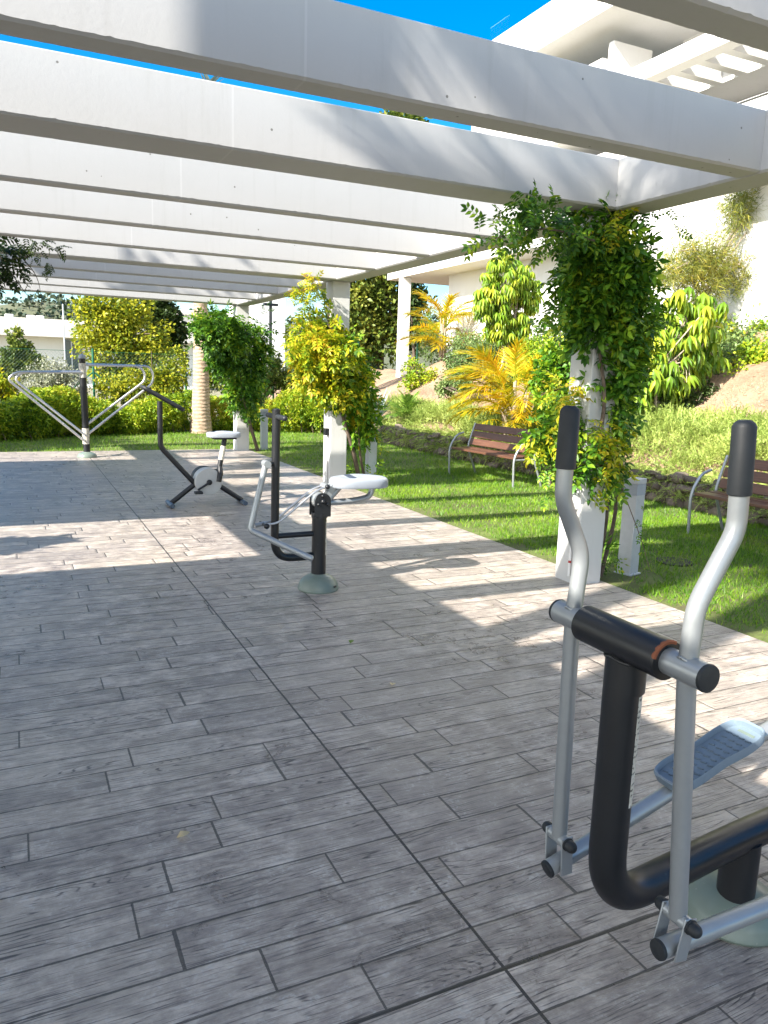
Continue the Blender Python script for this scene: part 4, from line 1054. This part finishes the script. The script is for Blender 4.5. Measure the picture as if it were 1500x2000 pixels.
tree('big_tree', 'tall olive green tree rising above the beams behind the terrace pillar', 'tree', at(740, 700, y=29)[0], 29, .5, 11,
     [B(700, 600, 29, 48), B(745, 580, 29, 50), B(800, 590, 29, 34), B(730, 650, 29, 60), B(690, 690, 29, 48), B(790, 650, 29, 38), B(700, 560, 29, 40), B(740, 480, 29, 90), B(770, 380, 29, 85), B(775, 300, 29, 70), B(780, 255, 29, 46), B(640, 560, 29, 30)], 26000, .20, M['tree_olive'], .25, clump=.40)
tree('dark_tree', 'dark leafy tree directly right of the terrace pillar', 'tree', at(812, 700, y=27.2)[0], 27.2, .5, 6,
     [B(808, 585, 27.2, 20, 1.3), B(806, 640, 27.2, 18, 1.6), B(800, 550, 27.2, 22)], 2400, .15, M['tree_dark'], .09, clump=.5)
tree('conifer_shrub', 'feathery green shrub under the upper golden palm', 'shrub', at(845, 700, y=24.2)[0], 24.2, 1.6, 2,
     [B(830, 640, 24.2, 18, 1.4), B(850, 650, 24.2, 18, 1.2), B(838, 680, 24.2, 20)], 2600, .10, M['cycad'], .03, tpl=blade(1, .12, .1, 2))
# shade trees standing left of the patio, out of the picture
def tall_palm(name, label, x, y, z0, H, nf, L, seed=1, mat='tree_olive', lean=(0, 0)):
    t = thing(name, label, 'palm', (x, y, z0))
    top = np.array([x + lean[0], y + lean[1], z0 + H])
    MB().tube(fillet([(x, y, z0 - .1), (x + lean[0] * .4, y + lean[1] * .4, z0 + H * .5), tuple(top)], 1.5, 6), .16 if H > 4 else .06, 16).build('trunk', M['palmbark'], t)
    fr = frond(26, 1, .30, .022, .45)
    a = np.arange(nf) * 2.399 + seed; el = np.linspace(1.15, -.35, nf)
    D = np.stack([np.cos(a) * np.cos(el), np.sin(a) * np.cos(el), np.sin(el)], -1)
    V, Fc = scatter(fr, np.tile(top, (nf, 1)) + D * .1, D, rng.uniform(.85, 1.1, nf) * L, twist=.15)
    fast_mesh('fronds', V, Fc, M[mat], t); return t
tp = at(392, 785, y=20)
def garden_palm():
    x = tp[0]; t = thing('palm_tree', 'tall palm with ringed pale trunk beside the farthest column vine', 'palm', (x, 20, -.1))
    MB().tube([(x, 20, -.1), (x, 20, .5), (x + .02, 20, 1.4), (x + .02, 20, 3.6), (x + .04, 20, 7.0)], [.30, .24, .20, .17, .15], 22).build('trunk', M['palmbark'], t)
    nf = 26; a = np.arange(nf) * 2.399; el = np.linspace(1.1, -.5, nf)
    D = np.stack([np.cos(a) * np.cos(el), np.sin(a) * np.cos(el), np.sin(el)], -1)
    V, Fc = scatter(frond(24, 1, .30, .022, .45), np.tile([x + .04, 20, 7.0], (nf, 1)), D, rng.uniform(1.5, 1.9, nf), twist=.15)
    fast_mesh('fronds', V, Fc, M['agave'], t)
garden_palm()
SH = np.array([-1.34, -.455, 1.0])
for (g, hgt, nf, L, lb, sd_) in (((8.0, 4.8, 0), 9.5, 44, 1.8, 'tall palm left of the patio that shades the nearest beams', 1), ((8.8, 3.5, 0), 11.5, 26, 1.8, 'taller palm left of the patio behind the first one', 2), ((6.7, 5.3, 0), 8.0, 24, 1.1, 'shorter palm left of the patio nearest the shade slab', 5)):
    c = np.array(g) + SH * hgt; tall_palm('palm_tree', lb, c[0], c[1], -.1, hgt, nf, L, sd_)
def shade_tree(label, g, hgt, r, n, sz):
    c = np.array(g, float) + SH * hgt
    tree('shade_tree', label, 'tree', c[0], c[1], -.1, hgt, [(c[0], c[1], c[2], r, r, r * .8), (c[0] + r * .7, c[1], c[2] - .4, r * .6, r * .6, r * .6), (c[0] - r * .5, c[1] + r * .5, c[2], r * .6, r * .6, r * .5)], n, sz, M['tree_olive'], .15)
shade_tree('leafy tree left of the far shade slab that shades the farther beams', (6.3, 13.6, 0), 8.2, 1.6, 3600, .24)
shade_tree('leafy tree left of the lawn beyond the patio', (-.4, 17.6, 0), 6.4, 1.7, 4200, .22)
shade_tree('small leafy tree beside the shade slab gap at the left of the patio', (-.1, 7.6, 0), 2.4, .34, 1000, .12)

# ---------------------------------------------------------------- hedge
def hedge():
    t = thing('hedge', 'long low hedge with bright yellow green tops along the far edge of the lawn', 'hedge', (3, 19.8, 0))
    line = [(-4.5, 17.9), (-.3, 18.4), (1.9, 19.8), (3.5, 20.2), (4.9, 20.6), (6.2, 20.3), (7.3, 20.0), (8.2, 19.3)]
    bl = []
    for (a, b) in zip(line[:-1], line[1:]):
        k = int(math.hypot(b[0] - a[0], b[1] - a[1]) / .5)
        for i in range(k):
            f = i / k; x = a[0] + (b[0] - a[0]) * f; y = a[1] + (b[1] - a[1]) * f
            h = .42 + .10 * math.sin(x * 1.9) + (.12 if x > 5 else 0) + random.uniform(-.04, .04)
            bl.append((x + random.uniform(-.1, .1), y + random.uniform(-.1, .1), h, .55, .5, h * 1.0))
    n = 30000; P, D = blobs(bl, n, .72, -.5, 1)
    ok = P[:, 2] > 0; P, D = P[ok], D[ok]
    V, Fc = scatter(join_t([xf(leaflet(1, .34, .08, .1), yaw=a, pitch=-.5) for a in (0, 1.26, 2.5, 3.8, 5.0)]), P, D, rng.uniform(.055, .11, len(P)), twist=.7)
    fast_mesh('foliage', V, Fc, M['hedge'], t)
    st = []
    for b in bl:
        for k in range(3): x, y = b[0] + random.uniform(-.3, .3), b[1] - random.uniform(0, .4); st.append(([(x, y, -.05), (x + random.uniform(-.1, .1), y, .2), (x + random.uniform(-.2, .2), y, .42)], .012, .006))
    stems('woody_stems', t, st, M['bark'])['kind'] = 'stuff'
hedge()

# ---------------------------------------------------------------- plants of the bank
def rosette(name, label, cat, c, n, L, tpl, mat, emin=.15, emax=1.4, group=None, stem=None):
    t = thing(name, label, cat, c, group)
    a = np.arange(n) * 2.399; el = emin + (emax - emin) * rng.random(n)
    D = np.stack([np.cos(a) * np.cos(el), np.sin(a) * np.cos(el), np.sin(el)], -1)
    V, Fc = scatter(tpl, np.tile(np.array(c), (n, 1)) + D * .04, D, rng.uniform(.8, 1.1, n) * L, twist=.1)
    fast_mesh('leaves', V, Fc, mat, t)
    MB().tube([np.array(c) - [0, 0, .25], np.array(c) + [0, 0, .08]], .06, 10).build('trunk', M['palmbark'], t); return t
def on_bank(px_, py_):
    r = ROT @ _n(_c(px_, py_)); lo_, hi = 6.0, 60.0
    for i in range(400):
        s = 6 + i * .1; p = EYE + r * s
        if p[0] > 8.3 and p[2] < gz(p[0], p[1]): return p
    return EYE + r * 20
def yb(px_, py_): return on_bank(px_, py_)[1]
def frond_palm(label, base, n, L, Hs, mat, seed=0, emin=-.1, name='golden_palm', spread=.3):
    t = thing(name, label, 'palm', base); fr = frond(30, 1, .34, .020, .38); Ps = []; Ds = []
    st = []
    for k in range(n):
        a = k * 2.399 + seed; h = Hs * (.25 + .75 * rng.random()); e = emin + 1.25 * (h / Hs) * rng.random() + .15
        b = np.array(base) + [math.cos(a) * spread * .4, math.sin(a) * spread * .4, h]
        Ps.append(b); Ds.append((math.cos(a) * math.cos(e), math.sin(a) * math.cos(e), math.sin(e)))
        if k % 3 == 0: st.append(([np.array(base) + [math.cos(a) * spread * .2, math.sin(a) * spread * .2, -.1], b], .03, .02))
    V, Fc = scatter(fr, Ps, Ds, rng.uniform(.8, 1.15, n) * L, twist=.15)
    fast_mesh('fronds', V, Fc, M[mat], t); stems('trunk', t, st, M['barkpale'])
def atb(px_, py_, y):                              # foot of a plant on the bank under a given depth
    p = at(px_, py_, y=y); return (p[0], p[1], gz(p[0], p[1]))
b = atb(862, 735, 21); frond_palm('upper golden palm with arching fronds right of the terrace pillar', b, 30, 1.25, 1.5, 'areca', 1)
b = atb(1010, 790, 12.2); frond_palm('lower golden palm with bright yellow fronds behind the first bench', b, 80, 1.05, 1.15, 'areca', 2, spread=.8)
b = atb(738, 765, 17.6); rosette('yucca', 'blue grey spiky yucca left of the terrace pillar foot', 'yucca', (b[0], b[1], b[2] + .55), 90, .85, blade(1, .06, .12, 3), M['agave'], -.4, 1.4)
b = atb(795, 800, 16.6); rosette('sago_plant', 'green sago plant with stiff arching fronds at the foot of the terrace pillar', 'cycad', (b[0], b[1], b[2] + .18), 44, .72, frond(20, 1, .20, .026, .25), M['cycad'], .05, 1.4)
tree('grey_shrub', 'rounded grey green shrub below the white building wall', 'shrub', *atb(930, 760, 17.5), 1.5,
     [B(905, 700, 17.5, 36), B(950, 695, 17.5, 38), B(930, 735, 17.3, 38), B(985, 690, 17.5, 30), B(885, 730, 17.3, 24)], 9000, .065, M['greyshrub'], .04, clump=.5)
tree('low_shrub', 'low green shrub between the terrace pillar and the upper golden palm', 'shrub', *atb(820, 735, 19.5), 1,
     [B(810, 725, 19.5, 22), B(835, 742, 19.3, 20), B(800, 745, 19.3, 18)], 2200, .07, M['hedge'], .03)
UM = umbrella(9, 1, .25, .8)
def umbrella_tree(label, base, bl, n, size, mat, k=3):
    t = thing('umbrella_tree', label, 'tree', base)
    P, D = blobs(bl, n, .45, -.5, .6); D = rng.normal(0, .35, (n, 3)) + (P - np.array(bl)[:, :3].mean(0)) * .3
    # the rosette's own axis (template z) points up and outward
    up = np.stack([D[:, 0] * .6, D[:, 1] * .6, np.full(n, 1.0)], -1); az = rng.normal(size=(n, 3)); az[:, 2] = 0
    V, Fc = scatter(UM, P, az, rng.uniform(.75, 1.2, n) * size, up=up, twist=.2)
    fast_mesh('crown', V, Fc, mat, t); b = np.array(base); st = []
    for i in range(k):
        o = b + [random.uniform(-.25, .25), random.uniform(-.15, .15), -.1]; c = np.array(bl[i % len(bl)][:3])
        st.append(([o, (o + c) / 2 + [random.uniform(-.08, .08), 0, 0], c], .035, .018))
    for i in rng.choice(n, 26, replace=False): st.append(([np.array(bl[rng.integers(len(bl))][:3]), (P[i] + b * [0, 0, 0] + np.array(bl[0][:3])) / 2 * .5 + P[i] * .5, P[i]], .012, .006))
    stems('trunk', t, st, M['barkpale'])
umbrella_tree('umbrella tree with drooping leaves in front of the wall, left of the nearest column', atb(985, 700, 15.5), [B(985, 540, 15.5, 50), B(960, 590, 15.5, 36), B(1010, 600, 15.5, 42), B(975, 640, 15.5, 30), B(1030, 560, 15.5, 32), B(1010, 650, 15.5, 28)], 420, .235, M['scheff'])
umbrella_tree('umbrella tree with large glossy fanned leaves right of the nearest column', atb(1285, 800, 9.6), [B(1340, 620, 9.6, 60), B(1385, 610, 9.6, 44), B(1320, 690, 9.6, 64), B(1280, 720, 9.4, 48), B(1375, 690, 9.8, 46), B(1250, 760, 9.4, 34), B(1265, 650, 9.6, 34), B(1330, 760, 9.4, 24)], 230, .27, M['scheff'], 4)
tree('grevillea_tree', 'thin needle leaved tree casting shadows on the white wall at upper right', 'tree', *atb(1355, 700, 11.2), 4,
     [B(1330, 510, 11.2, 46), B(1385, 500, 11.2, 48), B(1440, 530, 11.2, 44), B(1370, 560, 11.2, 50), B(1440, 410, 11.2, 46), B(1480, 390, 11.2, 34), B(1300, 540, 11, 28), B(1400, 640, 11.4, 28)], 17000, .15, M['needle'], .045, 'barkpale', clump=.55, tpl=blade(1, .07, .15, 1))
tree('dark_shrub', 'dark mixed shrub at the foot of the white wall by the right edge', 'shrub', *atb(1440, 760, 9.9), 1.2,
     [B(1400, 715, 10.2, 38), B(1440, 690, 10.3, 36), B(1490, 700, 10.1, 42), B(1400, 750, 9.9, 28), B(1455, 735, 9.9, 30), B(1500, 745, 9.8, 24), B(1360, 730, 10.2, 34)], 9000, .055, M['greyshrub'], .03, clump=.5)
tree('dark_shrub', 'low dark ground shrub with red flowers under the large leaved umbrella tree', 'shrub', *atb(1330, 800, 9.9), .6,
     [B(1290, 795, 9.6, 26), B(1335, 788, 9.5, 28), B(1375, 780, 9.5, 24), B(1250, 790, 9.8, 26)], 3400, .055, M['tree_dark'], .02)
ft = [o for o in bpy.data.objects if o.name.startswith('dark_shrub') and o.parent is None][-1]
P = np.array([at(a_, b_, y=9.6) for a_, b_ in ((1352, 795), (1357, 790), (1331, 800), (1346, 799), (1360, 797), (1420, 780))]); P = np.repeat(P, 7, 0) + rng.normal(0, .02, (42, 3))
V, Fc = scatter(leaflet(1, .7, .1, .1), P, rng.normal(size=(42, 3)), np.full(42, .04)); fast_mesh('flowers', V, Fc, M['flower'], ft)
tree('bush', 'yellow green bush behind the nearest column, beside the lower golden palm', 'shrub', *atb(1085, 790, 9.6), 1.5,
     [B(1090, 700, 9.6, 38), B(1070, 740, 9.6, 34), B(1105, 760, 9.6, 36), B(1060, 790, 9.4, 22), B(1120, 660, 9.6, 22)], 2600, .085, M['vine_dark'], .03, clump=.5)
# trailing rosemary over the wall
def rosemary():
    t = thing('trailing_rosemary', 'wide mat of trailing rosemary spilling over the stone wall behind the benches', 'ground cover', (8.5, 9, .4))
    n = 34000; y = 2.5 + 15.3 * rng.random(n) ** 1.15; near_ = rng.random(n) < np.where(y < 10.5, 1, .9)
    w = np.where(y < 10.5, 1.75, 1.15); x = 8.02 + rng.random(n) ** 1.05 * w; h = np.where(x < 8.42, .36 - (8.42 - x) * rng.random(n) * .6, 0)
    g = np.array([gz(max(a, 8.42), b) for a, b in zip(x, y)])
    bump = .40 * np.abs(np.sin(y * 1.15 + .6 * np.sin(x * 3))) * np.clip((w + 8.1 - x) / w * 1.6, 0, 1) + .10
    z = np.where(x < 8.42, .47 - (8.42 - x) * .95 * rng.random(n) ** .6, g + bump * rng.random(n) ** .5)
    P = np.stack([x, y, z], -1)
    D = np.stack([-.25 + rng.normal(0, .5, n), rng.normal(0, .5, n), .55 + rng.normal(0, .3, n)], -1); D[:, 2] = np.where(x < 8.4, D[:, 2] - .75, D[:, 2])
    V, Fc = scatter(sprig(1, 11, .17, .045), P[near_], D[near_], rng.uniform(.13, .27, near_.sum()))
    fast_mesh('foliage', V, Fc, M['rosemary'], t)
rosemary()
u_ = tree('undergrowth', 'row of mixed green shrubs along the foot of the white building wall', 'shrub', 12.3, 15, 2.2, 1,
     [(12.35 + random.uniform(-.5, .1), y_, 2.45 + random.uniform(-.15, .15), .5, .55, .42) for y_ in np.arange(10.2, 21.5, .62)], 11000, .075, M['greyshrub'], .02, clump=.6)
u_['kind'] = 'stuff'
import bmesh as _b
def bank_litter():
    b_ = _b.new(); _b.ops.create_icosphere(b_, subdivisions=1, radius=1); bv = np.array([v.co[:] for v in b_.verts]); bf = np.array([[v.index for v in f.verts] for f in b_.faces]); b_.free()
    V = []; Fc = []; n = 0
    for k in range(1400):
        x = random.uniform(8.6, 12.9); y = random.uniform(6, 20); s = random.uniform(.008, .03) * (2 if random.random() < .08 else 1)
        V.append(bv * [s * random.uniform(.7, 1.5), s * random.uniform(.7, 1.5), s * .6] + [x, y, gz(x, y) + s * .1]); Fc.append(bf + n); n += len(bv)
    o = fast_mesh('bank_stones', np.concatenate(V), np.concatenate(Fc), M['soil']); tag(o, 'small stones and clods scattered over the bare soil bank', 'stones', kind='stuff')
bank_litter()
pp = [on_bank(a_, b_) for a_, b_ in ((1385, 800), (1420, 793), (1455, 792), (1490, 786), (1530, 782), (1600, 770))]
pi_ = MB().tube([p + np.array([0, 0, .02]) for p in pp], .010, 8).build('irrigation_pipe', M['bark']); tag(pi_, 'thin brown irrigation pipe lying across the bare soil at the right edge', 'pipe')
for lb, pts, mt in (('yellow green shrub on the bank above the first bench, left of the lower golden palm', [(905, 745, 15.6, 20), (870, 760, 16.4, 16)], 'greyshrub'),
                    ('bright green shrub on the bank between the two umbrella trees', [(1050, 720, 13.5, 30), (1075, 690, 13.8, 30), (1040, 690, 14.2, 26)], 'hedge'),
                    ('spreading green shrub on the bank at the right edge under the white wall', [(1470, 700, 9.6, 30), (1500, 725, 9.3, 30), (1440, 735, 9.6, 24), (1420, 670, 10.9, 30), (1480, 660, 10.6, 30)], 'hedge'),
                    ('low grey green shrub spreading below the grey rounded shrub', [(980, 745, 15.6, 22), (1010, 735, 15.2, 24)], 'greyshrub'),
                    ('dark green shrub at the foot of the large leaved umbrella tree', [(1245, 780, 9.7, 30), (1300, 765, 9.9, 30), (1270, 740, 10.2, 34)], 'hedge')):
    tree('bank_shrub', lb, 'shrub', *atb(pts[0][0], pts[0][1] + 10, pts[0][2]), 1, [B(*p) for p in pts], 1300 * len(pts), .065, M[mt], .02, clump=.55)
# weeds and dry sticks on the bare bank
def weeds(label, pts):
    t = thing('dry_weeds', label, 'weeds', pts[0]); Ps = []; Ds = []
    for p in pts:
        for k in range(26): Ps.append(np.array(p) + rng.normal(0, .16, 3) * [1, 1, .15]); Ds.append((rng.normal(0, .6), rng.normal(0, .6), .8))
    V, Fc = scatter(sprig(1, 6, .22, .04), Ps, Ds, rng.uniform(.10, .22, len(Ps))); fast_mesh('sprigs', V, Fc, M['shrub_pale'], t)
weeds('pale dry weeds on the bare soil above the first bench', [tuple(on_bank(a_, b_)) for a_, b_ in ((860, 765), (890, 772), (925, 765), (940, 800), (870, 800), (845, 775), (960, 810))])
weeds('pale dry weeds on the bare soil at the right edge', [tuple(on_bank(a_, b_)) for a_, b_ in ((1440, 770), (1480, 760), (1410, 790), (1470, 795))])

print('objects', len(bpy.data.objects), 'verts', sum(len(m.vertices) for m in bpy.data.meshes))
